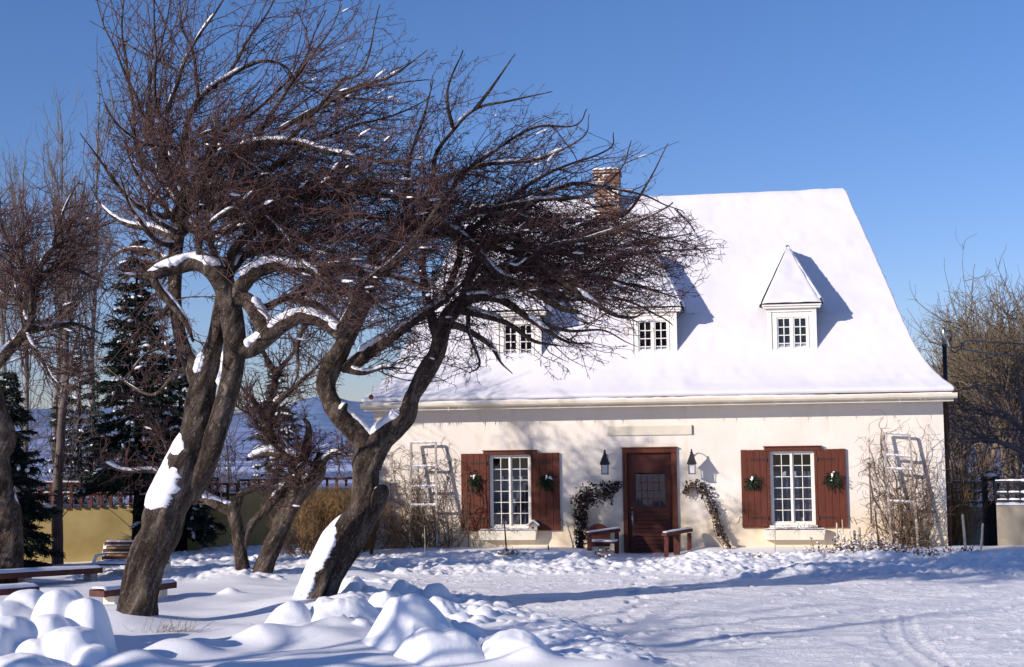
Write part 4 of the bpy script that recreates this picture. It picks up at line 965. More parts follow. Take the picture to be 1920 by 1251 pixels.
# --- spruces
def spruce(px, py, Y0, top, wpx, label, seed, dens=1.0, zmin=.06, snow=500, lim=None):
    r_ = np.random.default_rng(seed)
    b = at(px, py, Y0); b[2] = 0.0 if Y0 < 34 else -1.5; H = at(px, top, Y0)[2] - b[2]; Lm = wpx * Y0 / F
    root = empty('spruce_tree', b, 0, label, 'tree', 'dark spruces round the garden wall')
    K = 14; z = np.linspace(0, H, K); P = np.stack([.04 * np.sin(z), 0 * z, z], 1)[None]; R = (np.linspace(.13, .01, K))[None]
    V, Q = tubes(P, R, 9); mesh_np('trunk', V, Q, M['bark_dark'], root, True)
    nb = int(230 * dens); t = r_.uniform(zmin, 1, nb) ** .9; az = r_.uniform(0, 2 * PI, nb)
    L = Lm * (1.02 - t) ** .8 * r_.uniform(.65, 1.1, nb) + .08
    d = np.stack([np.cos(az), np.sin(az), np.full(nb, .05) + .5 * t], 1)
    s0 = np.stack([0 * t, 0 * t, t * H], 1)
    P1 = grow(s0, d, L, 10, None, 0, .05, droop=.07); P1[:, 6:, 2] += (np.arange(4) * .02)[None] * L[:, None]
    R1 = np.full((nb, 10), .014) * np.linspace(1, .4, 10)
    acc = Acc(); acc.add(*tubes(P1, R1, 4))
    n2 = int(4200 * dens)
    pos, tan, _, idx_, tt = sample_on(P1, R1, n2, .12, 1.0)
    hd = np.cross(tan, np.array((0, 0, 1.0))); hd *= r_.choice((-1, 1), n2)[:, None]
    d2 = unit(tan * .75 + hd * r_.uniform(.3, .9, n2)[:, None] + np.array((0, 0, -.12)))
    P2 = grow(pos, d2, (L[idx_] * .33 * (1.15 - tt) + .10) * r_.uniform(.6, 1.2, n2), 6, None, 0, .08, droop=.05)
    R2 = np.full((n2, 6), .016) * np.linspace(1, .5, 6); acc.add(*tubes(P2, R2, 4))
    n3 = int(26000 * dens)
    pos, tan, _, _, _ = sample_on(P2, R2, n3, .0, 1.0)
    d3 = side_dirs(tan, .5, 1.1); P3 = grow(pos, d3, r_.uniform(.05, .13, n3), 3, None, 0, .1, droop=.05)
    acc.add(*tubes(P3, np.full((n3, 3), .0105) * np.array((1, .9, .25)), 3))
    acc.build('crown', M['needle'], root)
    if snow:
        i = r_.integers(0, n2, snow); k = r_.integers(0, 4, snow); c = P2[i, k] + np.array((0, 0, .03)); T = unit(P2[i, k + 1] - P2[i, k]); ll = r_.uniform(.03, .12, snow)[:, None]
        BP = np.stack([c + T * ll * s_ for s_ in (-1, -.4, .4, 1)], 1); V, Q = tubes(BP, r_.uniform(.018, .045, snow)[:, None] * np.array((.2, 1, 1, .2)), 6)
        mesh_np('branch_snow', V, Q, M['soft_snow'], root, True)
    return root
spruce(256, 1056, 28.0, 455, 130, 'tall dark spruce rising behind the thick two-stemmed apple tree', 11, 1.15, .20, 260)
spruce(338, 1052, 28.1, 640, 90, 'smaller spruce with snowy low boughs behind the bent limb of the small apple tree', 12, .8, .12, 420)
spruce(5, 1085, 26.2, 700, 110, 'dark spruce with drooping boughs at the left edge by the yellow wall', 13, .9, .02, 120)
spruce(520, 905, 37, 690, 100, 'snow-dusted spruce beyond the garden fence behind the small apple tree', 14, .8, .02, 700)
spruce(150, 905, 40, 640, 110, 'dark spruce beyond the garden fence between the poplars', 15, .8, .02, 200)

def far_spruce(x, y, h, w, label, seed):
    px, py = project(np.array((x, y, 0.0))); _, pt = project(np.array((x, y, h))); return spruce(float(px), float(py), y, float(pt), w * F / y, label, seed, .5, .03, 60)
far_spruce(-14.6, 22.3, 5.8, 1.9, 'tall spruce standing left of the picture, shading the yellow wall', 31)
far_spruce(-13.8, 20.2, 6.4, 1.7, 'shorter spruce left of the picture, shading the park bench', 32)
# --- shrubs
def shrub(name, px, py, Y0, hpx, wpx, n, mat, label, lean=.35, seed=1, twigs=10, group=None, r=.006, cat='shrub'):
    r_ = np.random.default_rng(seed); b = at(px, py, Y0); b[2] = gz(b[0], b[1]) - .02; sc = Y0 / F
    s0 = np.stack([r_.uniform(-1, 1, n) * wpx * sc * .45, r_.uniform(-.25, .25, n), np.zeros(n)], 1)
    P = grow(s0, np.array((0, 0, 1.0)) + r_.normal(0, lean, (n, 3)), r_.uniform(.5, 1.05, n) * hpx * sc, 9, up_flow(.3), .1, .10)
    R = np.full((n, 9), r) * np.linspace(1, .5, 9); acc = Acc(); acc.add(*tubes(P, R, 3))
    if twigs:
        pos, tan, _, _, _ = sample_on(P, R, n * twigs, .15, 1)
        P2 = grow(pos, side_dirs(tan, .3, 1.0), r_.uniform(.08, .35, len(pos)), 4, up_flow(.3), .1, .15); acc.add(*tubes(P2, np.full((len(P2), 4), r * .65), 3))
    root = empty(name, b, 0, label, cat, group)
    acc.build('stems', mat, root); return root
shrub('shrub', 612, 1044, 28.0, 135, 110, 170, M['rust_twig'], 'dense rust-coloured bare shrub against the yellow wall left of the house', .12, 3, 14)
shrub('shrub', 672, 1046, 28.6, 120, 60, 80, M['rust_twig'], 'narrow rust-coloured bare shrub behind the leaning apple trunk', .12, 4, 12)
shrub('shrub', 556, 1052, 26.6, 90, 70, 26, M['vine'], 'low sprawling bare shrub in front of the rusty ones', .6, 6, 12)
shrub('shrub', 1800, 1035, 29.2, 190, 50, 90, M['rust_twig'], 'reddish weeping shrub at the right corner of the house behind the gate', .15, 8, 14)
gt = gpt(318, 1192)
def tuft():
    n = 60; s0 = np.c_[rng.normal(0, .16, n), rng.normal(0, .05, n), np.zeros(n)]
    P = grow(s0, np.array((.3, 0, .7)) + rng.normal(0, .4, (n, 3)), rng.uniform(.06, .22, n), 5, None, 0, .12); acc = Acc(); acc.add(*tubes(P, np.full((n, 5), .0025), 3))
    o = acc.build('grass_tuft', M['grass'], None); o.location = gt; tag(o, 'tuft of dry grass poking through snow at the foot of the thick apple trunk', 'grass')
tuft()


# ------------------------------------------------------------------ house
house = empty('farmhouse', (HX, HY, 0), -TH, 'cream stucco farmhouse with a steep snow-covered roof, three dormers and dark red shutters', 'house')
HW, HD, HT = 11.6, 6.4, 3.08
def onwall(px, py, v=0.0): return uz(px, py, v)
W1 = dict(u0=2.455, u1=3.325, z0=.535, z1=2.04, zl=2.13, sl=(1.865, 2.40), sr=(3.37, 3.925), lint=(2.34, 3.45))
W2 = dict(u0=8.185, u1=9.065, z0=.57, z1=2.045, zl=2.14, sl=(7.61, 8.12), sr=(9.12, 9.68), lint=(8.08, 9.20))
DO = dict(u0=5.222, u1=6.324, z0=-.05, z1=2.135)
DI = dict(u0=DO['u0'] + .09, u1=DO['u1'] - .11, z1=DO['z1'] - .09)
# walls with real openings
wb = MB()
def wall_holes(mb, u0, u1, z0, z1, holes, v=0.0, depth=.16):
    us = sorted({u0, u1} | {h[0] for h in holes} | {h[1] for h in holes}); zs = sorted({z0, z1} | {h[2] for h in holes} | {h[3] for h in holes})
    for a, b in zip(us, us[1:]):
        for c, d in zip(zs, zs[1:]):
            if any(h[0] <= a + 1e-6 and h[1] >= b - 1e-6 and h[2] <= c + 1e-6 and h[3] >= d - 1e-6 for h in holes): continue
            mb.poly([(a, v, c), (b, v, c), (b, v, d), (a, v, d)])
    for (a, b, c, d) in holes:
        e = v + depth
        mb.poly([(a, v, c), (a, e, c), (a, e, d), (a, v, d)]); mb.poly([(b, v, c), (b, v, d), (b, e, d), (b, e, c)])
        mb.poly([(a, v, d), (a, e, d), (b, e, d), (b, v, d)]); mb.poly([(a, v, c), (b, v, c), (b, e, c), (a, e, c)])
wall_holes(wb, 0, HW, -.6, HT, [(W1['u0'] - .01, W1['u1'] + .01, W1['z0'] - .01, W1['z1'] + .01), (W2['u0'] - .01, W2['u1'] + .01, W2['z0'] - .01, W2['z1'] + .01), (DO['u0'] + .02, DO['u1'] - .02, -.6, DO['z1'] - .02)])
wb.poly([(0, 0, -.6), (0, 0, HT), (0, HD, HT), (0, HD, -.6)]); wb.poly([(HW, 0, -.6), (HW, HD, -.6), (HW, HD, HT), (HW, 0, HT)]); wb.poly([(0, HD, -.6), (0, HD, HT), (HW, HD, HT), (HW, HD, -.6)])
wb.build('wall', M['stucco'], house)
# roof: bell-cast profile, (front inset, side inset, height)
PROF = [(0, 0, 3.17), (.12, .10, 3.235), (.26, .21, 3.33), (.42, .33, 3.47), (.58, .47, 3.66), (.74, .60, 3.90), (.90, .71, 4.18), (1.08, .80, 4.47), (1.28, .885, 4.75), (1.6, .98, 5.11), (2.1, 1.14, 5.73), (2.7, 1.36, 6.50), (3.2, 1.56, 7.18), (3.56, 1.70, 7.67), (3.648, 1.75, 7.75)]
UL, UR, VF, VB = -.12, 11.77, -.46, 6.86
def roof_z(v):                                # height of the front slope over depth v
    return float(np.interp(v - VF, [p[0] for p in PROF], [p[2] for p in PROF]))
def roof_v(z): return VF + float(np.interp(z, [p[2] for p in PROF], [p[0] for p in PROF]))
def loft(prof, Mf, Ms, nz=None):
    rings = []
    for f, s_, z in prof:
        a, b, c, d = UL + s_, UR - s_, VF + f, VB - f
        r = [(x, c) for x in np.linspace(a, b, Mf, endpoint=False)] + [(b, y) for y in np.linspace(c, d, Ms, endpoint=False)] + [(x, d) for x in np.linspace(b, a, Mf, endpoint=False)] + [(a, y) for y in np.linspace(d, c, Ms, endpoint=False)]
        rings.append([(x, y, z) for x, y in r])
    V = np.array(rings); n = V.shape[1]
    i = np.arange(len(prof))[:-1, None] * n; j = np.arange(n)[None]; k = (j + 1) % n
    Q = np.stack([i + j, i + k, i + n + k, i + n + j], -1).reshape(-1, 4)
    return V, Q
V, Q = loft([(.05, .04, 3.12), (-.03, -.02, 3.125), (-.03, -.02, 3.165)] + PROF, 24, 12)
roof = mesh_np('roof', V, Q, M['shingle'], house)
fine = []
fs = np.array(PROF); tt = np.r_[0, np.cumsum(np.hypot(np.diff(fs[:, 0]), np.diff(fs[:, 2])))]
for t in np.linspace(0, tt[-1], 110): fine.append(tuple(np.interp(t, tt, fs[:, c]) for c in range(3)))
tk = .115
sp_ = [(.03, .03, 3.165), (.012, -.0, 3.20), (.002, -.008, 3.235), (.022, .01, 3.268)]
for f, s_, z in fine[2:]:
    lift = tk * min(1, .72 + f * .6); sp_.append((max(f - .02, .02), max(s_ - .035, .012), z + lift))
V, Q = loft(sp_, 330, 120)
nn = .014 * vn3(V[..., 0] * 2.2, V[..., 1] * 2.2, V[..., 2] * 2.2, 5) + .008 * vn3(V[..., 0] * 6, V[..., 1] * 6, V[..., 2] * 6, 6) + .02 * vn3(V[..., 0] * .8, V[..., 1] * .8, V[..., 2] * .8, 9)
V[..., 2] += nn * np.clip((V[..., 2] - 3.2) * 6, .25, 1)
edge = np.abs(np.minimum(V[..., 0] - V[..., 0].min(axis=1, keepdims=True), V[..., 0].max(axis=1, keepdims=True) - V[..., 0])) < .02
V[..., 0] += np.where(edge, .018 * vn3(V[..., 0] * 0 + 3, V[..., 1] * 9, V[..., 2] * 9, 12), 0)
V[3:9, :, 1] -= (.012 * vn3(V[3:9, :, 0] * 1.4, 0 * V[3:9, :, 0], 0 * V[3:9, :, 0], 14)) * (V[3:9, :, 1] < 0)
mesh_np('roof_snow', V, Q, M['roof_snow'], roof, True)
# snow cap closing over the ridge
rc = MB(); xs = np.linspace(UL + 1.68, UR - 1.70, 60); 
P = np.stack([xs, np.full(60, (VF + VB) / 2), 7.79 + .012 * vn2(xs * 2, xs * 0, 4)], 1)
V, Q = tubes(P[None], np.full((1, 60), .075), 10); mesh_np('ridge_snow', V, Q, M['roof_snow'], roof, True)
# gutter, fascia, downpipe
gp = [(-.46, 3.145), (-.575, 3.145), (-.585, 3.12), (-.572, 3.075), (-.54, 3.045), (-.46, 3.035)]
gm = MB(); a, b = UL - .02, UR + .03
gm.add([(a, y, z) for y, z in gp] + [(b, y, z) for y, z in gp], [(0, 1, 2, 3, 4, 5), (11, 10, 9, 8, 7, 6)] + [(i, i + 6, (i + 1) % 6 + 6, (i + 1) % 6) for i in range(6)])
gut = gm.build('gutter', M['gutter'], house)
x = np.linspace(a + .05, b - .1, 260); w = np.clip(.03 + .02 * vn2(x * 1.3, x * 0, 8) + .012 * vn2(x * 7, x * 0, 9), .012, .06) * (1 - .55 * np.clip((x - 5) / 5, 0, 1))
V, Q = tubes(np.stack([x, np.full(260, -.545), 3.145 + 0 * x], 1)[None], (w * .8)[None], 8); mesh_np('gutter_snow', V, Q, M['soft_snow'], gut, True)
fm = MB(); fm.box(UL + .03, UR - .03, -.455, 0.0, 2.985, 3.02); fm.box(UL + .03, UR - .03, -.458, -.43, 3.022, 3.118); fm.box(-.09, HW + .09, HD, 6.82, 2.985, 3.02)
fm.box(HW + .003, UR - .03, .003, HD - .003, 2.985, 3.02); fm.box(UL + .03, -.003, .003, HD - .003, 2.985, 3.02)
fm.build('soffit', M['gutter'], house)
dp = MB(); dp.tube([(HW + .055, .10, 2.98), (HW + .055, .10, 1.5), (HW + .055, .10, .12), (HW + .10, -.02, .02)], .042, 8); dp.build('downpipe', M['rust'], house, True)
ic = MB()
for i in range(46):
    u = random.choice((random.uniform(.6, 2.8), random.uniform(.3, 11.3))); l = random.uniform(.03, .12); z0 = 3.04
    ic.tube([(u, -.55, z0), (u, -.55, z0 - l)], (.006, .0015), 5)
ic.build('icicles', M['lantern_glass'], gut)

def muntin_sash(mb, u0, u1, z0, z1, cols, rows, v, fr=.035, mt=.018, d=.03):
    """one casement with its glazing bars; returns pane rectangles"""
    mb.box(u0, u0 + fr, v, v + d, z0, z1); mb.box(u1 - fr, u1, v, v + d, z0, z1); mb.box(u0 + fr, u1 - fr, v, v + d, z0, z0 + fr); mb.box(u0 + fr, u1 - fr, v, v + d, z1 - fr, z1)
    for c in range(1, cols):
        x = u0 + fr + (u1 - u0 - 2 * fr) * c / cols; mb.box(x - mt / 2, x + mt / 2, v + .004, v + d - .004, z0 + fr, z1 - fr)
    for r in range(1, rows):
        z = z0 + fr + (z1 - z0 - 2 * fr) * r / rows; mb.box(u0 + fr, u1 - fr, v + .007, v + d - .007, z - mt / 2, z + mt / 2)
    return (u0 + fr - .004, u1 - fr + .004, z0 + fr - .004, z1 - fr + .004)
def pane(parent, rects, v, mat=None, name='pane'):
    g_ = MB()
    for a, b, c, d in rects: g_.box(a, b, v, v + .005, c, d)
    return g_.build(name, mat or M['glass'], parent)
def curtain_mesh(parent, u0, u1, z0, z1, v, name='curtain'):
    n = 60; x = np.linspace(u0, u1, n); y = v + .02 * np.sin(x * 55) + .01 * np.sin(x * 140)
    V = np.stack([np.stack([x, y, np.full(n, z0)], 1), np.stack([x, y, np.full(n, z1)], 1)]); i = np.arange(n)
    mesh_np(name, V, np.stack([i[:-1], i[1:], i[1:] + n, i[:-1] + n], 1), M['curtain'], parent, True)

def window(Wd, lab):
    r = MB()                                   # red surround
    u0, u1, z0, z1 = Wd['u0'], Wd['u1'], Wd['z0'], Wd['z1']
    r.box(Wd['sl'][1] + .005, u0 - .002, -.045, .02, z0 - .04, z1 + .002); r.box(u1 + .002, Wd['sr'][0] - .005, -.045, .02, z0 - .04, z1 + .002)
    r.box(Wd['lint'][0], Wd['lint'][1], -.06, .02, z1 + .004, Wd['zl'] - .012); r.box(Wd['lint'][0] - .02, Wd['lint'][1] + .02, -.085, .02, Wd['zl'] - .010, Wd['zl'] + .010)
    wd = r.build('window', M['red_wood'], house, bevel=.004)
    f = MB(); fr = .042; v = .03
    f.box(u0, u0 + fr, v, v + .09, z0, z1); f.box(u1 - fr, u1, v, v + .09, z0, z1); f.box(u0 + fr, u1 - fr, v, v + .09, z1 - fr, z1); f.box(u0 + fr, u1 - fr, v, v + .09, z0, z0 + fr)
    mid = (u0 + u1) / 2; f.box(mid - .011, mid + .011, v - .004, v + .06, z0 + fr, z1 - fr)
    p1 = muntin_sash(f, u0 + fr + .002, mid - .013, z0 + fr + .002, z1 - fr - .002, 2, 6, v + .02, .024, .015); p2 = muntin_sash(f, mid + .013, u1 - fr - .002, z0 + fr + .002, z1 - fr - .002, 2, 6, v + .02, .024, .015)
    f.build('frame', M['white'], wd, bevel=.003); pane(wd, [p1, p2], v + .034)
    s_ = MB(); s_.box(u0 - .03, u1 + .03, -.10, .06, z0 - .045, z0 - .004); s_.build('sill', M['white'], wd, bevel=.004)
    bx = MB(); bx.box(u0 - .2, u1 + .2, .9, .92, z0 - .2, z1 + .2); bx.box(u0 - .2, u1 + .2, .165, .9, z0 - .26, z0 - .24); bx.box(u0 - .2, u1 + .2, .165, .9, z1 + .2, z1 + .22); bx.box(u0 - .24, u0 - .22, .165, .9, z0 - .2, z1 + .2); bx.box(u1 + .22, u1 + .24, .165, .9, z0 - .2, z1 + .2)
    bx.build('interior', M['unlit_inside'], wd); curtain_mesh(wd, u0 - .05, u1 + .05, z0 - .1, z0 + .72 * (z1 - z0), .23)
    cm = MB()
    for c in range(9):
        cu = random.uniform(u0 + .12, u1 - .12); cz = random.choice((z0 + .03, z0 + .48, z0 + .95)) + random.uniform(0, .02); cm.lathe((cu, .19, cz), [(.022, 0), (.022, .09), (.003, .10)], 8)
    cm.build('candles', M['white'], wd, True)
    for k, (a, b) in enumerate((Wd['sl'], Wd['sr'])):
        sh = MB(); n = 4; w_ = (b - a) / n; zb, zt = z0 - .055, z1 + .035
        for i in range(n): sh.box(a + i * w_ + .0025, a + (i + 1) * w_ - .0025, -.05 - .002 * (i % 2), -.012, zb + random.uniform(0, .004), zt - random.uniform(0, .004))
        sh.box(a + .02, b - .02, -.0115, -.004, zb + .15, zb + .25); sh.box(a + .02, b - .02, -.0115, -.004, zt - .25, zt - .15)
        so = sh.build('shutter', M['red_wood'], house, bevel=.003)
        hg = MB()
        for zz in (zb + .20, zt - .20):
            inner, d = (b, -1) if k == 0 else (a, 1)
            hg.box(min(inner, inner + d * .30), max(inner, inner + d * .30), -.060, -.0525, zz - .012, zz + .012)
            hg.lathe((inner + .0 * d, -.064, zz - .035), [(.010, 0), (.010, .07)], 8)
            hg.add([(inner + d * .30, -.060, zz - .02), (inner + d * .35, -.060, zz), (inner + d * .30, -.060, zz + .02), (inner + d * .30, -.053, zz - .02), (inner + d * .35, -.053, zz), (inner + d * .30, -.053, zz + .02)], [(0, 1, 2), (0, 3, 4, 1), (1, 4, 5, 2)])
        hg.build('hinge', M['iron'], so)
        ou = a - .04 if k == 0 else b + .04; d = -1 if k == 0 else 1
        sd = MB(); sd.tube([(ou - d * .05, -.02, zb + .20), (ou, -.07, zb + .23), (ou + d * .02, -.09, zb + .15), (ou + d * .05, -.07, zb + .10)], .007, 6); sd.build('shutter_dog', M['iron'], so, True)
    return wd
window(W1, ''); window(W2, '')

def flower_box(u0, u1, z0, z1, label, seed):
    r_ = random.Random(seed)
    b = MB(); b.add([(u0 + .03, -.20, z0), (u1 - .03, -.20, z0), (u1 - .03, -.02, z0), (u0 + .03, -.02, z0), (u0, -.25, z1), (u1, -.25, z1), (u1, -.02, z1), (u0, -.02, z1)], [(0, 3, 2, 1), (4, 5, 6, 7), (0, 1, 5, 4), (1, 2, 6, 5), (2, 3, 7, 6), (3, 0, 4, 7)])
    o = b.build('flower_box', M['cream'], house, bevel=.005)
    x = np.linspace(u0 + .02, u1 - .02, 90); yy = np.linspace(-.245, -.06, 9); X, Y = np.meshgrid(x, yy)
    Z = z1 + .02 + .035 * (vn2(X * 5, Y * 5, seed) + .6) * np.sin(np.clip((Y + .245) / .185, 0, 1) * PI) ** .5; i = np.arange(X.size).reshape(X.shape)
    mesh_np('box_snow', np.stack([X, Y, Z], -1), np.stack([i[:-1, :-1], i[:-1, 1:], i[1:, 1:], i[1:, :-1]], -1).reshape(-1, 4), M['soft_snow'], o, True)
    # dead stems hanging over the rim
    n = 26; s0 = np.stack([rng.uniform(u0 + .1, u1 - .1, n), rng.uniform(-.24, -.12, n), np.full(n, z1 + .03)], 1)
    P = grow(s0, np.stack([rng.normal(0, .8, n), np.full(n, -.35), rng.uniform(.1, .8, n)], 1), rng.uniform(.08, .26, n), 7, None, 0, .25, .22)
    V, Q = tubes(P, np.full((n, 7), .004), 3); mesh_np('dead_stems', V, Q, M['vine'], o)
flower_box(2.255, 3.46, .30, .495, 'a', 4); flower_box(8.01, 9.235, .285, .485, 'b', 9)

# door
dm = MB(); u0, u1, z1 = DO['u0'], DO['u1'], DO['z1']
dm.box(u0, DI['u0'], -.05, .12, -.1, DI['z1']); dm.box(DI['u1'], u1, -.05, .12, -.1, DI['z1']); dm.box(u0, u1, -.052, .12, DI['z1'] + .001, z1); dm.box(u0 - .02, u1 + .02, -.07, .0, z1 + .001, z1 + .03)
door = dm.build('door_frame', M['red_wood'], house, bevel=.004)
a, b, zt = DI['u0'] + .004, DI['u1'] - .004, DI['z1'] - .004
gu0, gu1 = onwall(1192, 920)[0], onwall(1247, 920)[0]; gz0, gz1 = onwall(1220, 951)[1], onwall(1220, 889)[1]
lf = MB(); v0, v1 = .02, .06
lf.box(a, gu0 - .02, v0, v1, .02, zt); lf.box(gu1 + .02, b, v0, v1, .02, zt); lf.box(gu0 - .02, gu1 + .02, v0 + .001, v1, gz1 + .02, zt)
nb = 11
for i in range(nb):
    za = .02 + (gz0 - .04) * i / nb; lf.box(gu0 - .02, gu1 + .02, v0 + .004, v1, za + .002, .02 + (gz0 - .04) * (i + 1) / nb - .002)
lf.box(gu0 - .02, gu1 + .02, v0 + .001, v1, gz0 - .019, gz0 - .0)
lf.box(gu0 - .02, gu0, v0, v1, gz0, gz1 + .02); lf.box(gu1, gu1 + .02, v0, v1, gz0, gz1 + .02)
leaf = lf.build('door_leaf', M['red_door'], door, bevel=.003)
gr = MB()
for c in range(1, 5): x = gu0 + (gu1 - gu0) * c / 5; gr.box(x - .009, x + .009, v0 + .006, v0 + .026, gz0, gz1)
for r in range(1, 4): z = gz0 + (gz1 - gz0) * r / 4; gr.box(gu0, gu1, v0 + .004, v0 + .028, z - .009, z + .009)
gr.build('grille', M['red_wood'], door); pane(door, [(gu0, gu1, gz0, gz1)], v0 + .03)
bk = MB(); bk.box(gu0 - .1, gu1 + .1, .5, .52, gz0 - .1, gz1 + .1); bk.box(DO['u0'], DO['u1'], .17, .2, -.4, gz0 - .2); bk.build('interior', M['unlit_inside'], door)
hd = MB(); hx, hz = onwall(1185, 971)
hd.box(hx - .022, hx + .022, v0 - .008, v0 - .001, hz - .16, hz + .13); hd.tube([(hx, v0 - .008, hz + .07), (hx, v0 - .055, hz + .05), (hx, v0 - .06, hz - .04), (hx, v0 - .010, hz - .07)], .009, 8); hd.box(hx - .014, hx + .014, v0 - .02, v0 - .008, hz + .19, hz + .215)
hd.build('handle', M['brass'], leaf, True)
st_ = MB(); st_.box(u0 - .1, u1 + .1, -.32, .12, -.25, -.03); st_.build('doorstep', M['beige'], house, bevel=.01)

# dormers
def dormer(uc):
    w = .485; vf = .33; zb, ze = 3.93, 4.95; za = 6.34; va = vf + roof_v(za) - roof_v(ze)
    bd = MB(); vb = roof_v(ze) + .1
    fu = .055
    u0, u1 = uc - w, uc + w
    wu0, wu1, wz0, wz1 = uc - .335, uc + .335, zb + .08, ze - .15
    wall_holes(bd, u0, u1, zb - .25, ze, [(wu0, wu1, wz0, wz1)], vf, .08)
    d = bd.build('dormer', M['white'], house)
    ch = MB()
    for s_ in (-1, 1):
        x = uc + s_ * (w - .004); ch.poly([(x, vf + .004, zb - .25), (x, vf + .004, ze), (x, vb + .2, ze), (x, vb + .2, zb - .25)])
    ch.build('cheek', M['shingle'], d)
    t = MB()
    t.box(u0 - .01, u0 + .075, vf - .02, vf - .001, zb, ze - .07); t.box(u1 - .075, u1 + .01, vf - .02, vf - .001, zb, ze - .07); t.box(u0 - .01, u1 + .01, vf - .03, vf - .001, ze - .068, ze)
    t.box(u0 - .03, u1 + .03, vf - .05, vf - .001, zb - .03, zb + .0)
    t.box(u0 - .09, u1 + .09, vf - .10, vf + .1, ze + .002, ze + .045); t.box(u0 - .11, u1 + .11, vf - .13, vf + .1, ze + .047, ze + .085)
    t.build('trim', M['white'], d, bevel=.004)
    f = MB(); fr = .03; f.box(wu0, wu0 + fr, vf - .012, vf + .06, wz0, wz1); f.box(wu1 - fr, wu1, vf - .012, vf + .06, wz0, wz1); f.box(wu0 + fr, wu1 - fr, vf - .012, vf + .06, wz1 - fr, wz1); f.box(wu0 + fr, wu1 - fr, vf - .012, vf + .06, wz0, wz0 + fr)
    f.box(uc - .022, uc + .022, vf - .006, vf + .04, wz0 + fr, wz1 - fr)
    p1 = muntin_sash(f, wu0 + fr + .001, uc - .023, wz0 + fr + .001, wz1 - fr - .001, 2, 4, vf + .005, .028, .02); p2 = muntin_sash(f, uc + .023, wu1 - fr - .001, wz0 + fr + .001, wz1 - fr - .001, 2, 4, vf + .005, .028, .02)
    wn = f.build('window', M['white'], d, bevel=.003); pane(wn, [p1, p2], vf + .02)
    bx = MB(); bx.box(wu0 - .01, wu1 + .01, vf + .062, vf + .070, wz0 - .01, wz1 + .01); bx.build('interior', M['unlit_inside'], wn)  # dark sheet close behind the panes stands in for an unlit room
    # hipped pointed roof
    ee = ze + .088; ul, ur, vv = u0 - .13, u1 + .13, vf - .15
    pe = roof_v(ee) + .25; pr = roof_v(za) + .35
    def hood(mb, dz, gro, lip=0):
        A, B, C = (ul - gro, vv - gro, ee + dz), (ur + gro, vv - gro, ee + dz), (uc, va, za + dz * 1.2)
        Bk, Lb, Rb = (uc, pr, za + dz * 1.2), (ul - gro, pe, ee + dz), (ur + gro, pe, ee + dz)
        return A, B, C, Bk, Lb, Rb
    A, B, C, Bk, Lb, Rb = hood(None, 0, 0)
    r = MB(); r.add([A, B, C, Bk, Lb, Rb], [(0, 1, 2), (1, 5, 3, 2), (0, 2, 3, 4), (0, 4, 5, 1)]); rf = r.build('roof', M['shingle'], d)
    # ragged shingle edges of the left and right hips
    # snow on the three faces, built as fine grids
    def face(P0, P1, P2, P3, n=36, m=26):
        s_ = np.linspace(0, 1, n)[:, None, None]; t_ = np.linspace(0, 1, m)[None, :, None]
        P0, P1, P2, P3 = map(np.array, (P0, P1, P2, P3))
        G = (P0 * (1 - t_) + P1 * t_) * (1 - s_) + (P3 * (1 - t_) + P2 * t_) * s_
        nrm = np.cross(P1 - P0, P3 - P0); nrm = nrm / np.linalg.norm(nrm); nrm = nrm * np.sign(nrm[2])
        th = .06 * np.minimum(1, np.minimum(s_, 1 - s_) * 14 + .25) ** .5 * np.minimum(1, np.minimum(t_, 1 - t_) * 14 + .15) ** .5
        th = th * (1 + .25 * vn3(G[..., :1] * 5, G[..., 1:2] * 5, G[..., 2:] * 5, 3)) + .004
        G = G + nrm * th; i = np.arange(n * m).reshape(n, m)
        return G.reshape(-1, 3), np.stack([i[:-1, :-1], i[:-1, 1:], i[1:, 1:], i[1:, :-1]], -1).reshape(-1, 4)
    a_ = Acc(); mid = lambda p, q, k: tuple(np.array(p) * (1 - k) + np.array(q) * k)
    C2 = (uc - .012, va - .01, za - .02); C3 = (uc + .012, va - .01, za - .02)
    a_.add(*face(mid(A, B, .015), mid(A, B, .985), C3, C2)); a_.add(*face(mid(B, Rb, .01), Rb, Bk, C)); a_.add(*face(mid(A, Lb, .03), Lb, Bk, mid(C, Bk, .04)))
    hp = np.array([mid(A, C, k) for k in np.linspace(.03, .99, 60)]); hq = np.array([mid(B, C, k) for k in np.linspace(.05, .99, 60)]); rg = np.array([mid(C, Bk, k) for k in np.linspace(.0, 1, 20)])
    for q_, rr in ((hq, .032), (rg, .045)): a_.add(*tubes(q_[None] + np.array((0, 0, .025)), (rr * (1 + .3 * rng.normal(size=len(q_)) * .4))[None], 8))
    a_.build('snow', M['roof_snow'], rf, True)
for uc in (3.055, 5.885, 8.72): dormer(uc)

# chimney
cu0, cu1 = 4.485, 5.055; cv0, cv1 = 2.75, 3.35
cb = MB(); cb.box(cu0, cu1, cv0, cv1, 6.9, 8.36); cb.box(cu0 - .03, cu1 + .03, cv0 - .03, cv1 + .03, 8.361, 8.43)
chm = cb.build('chimney', M['brick'], house)
n = 26; X, Y = np.meshgrid(np.linspace(-1, 1, n), np.linspace(-1, 1, n)); Z = 8.44 + .07 * np.clip(1 - np.maximum(np.abs(X), np.abs(Y)) ** 6, 0, 1) ** .5 + .015 * vn2(X * 3, Y * 3, 2)
i = np.arange(n * n).reshape(n, n)
mesh_np('chimney_snow', np.stack([(cu0 + cu1) / 2 + X * .315, (cv0 + cv1) / 2 + Y * .33, Z], -1), np.stack([i[:-1, :-1], i[:-1, 1:], i[1:, 1:], i[1:, :-1]], -1).reshape(-1, 4), M['soft_snow'], chm, True)

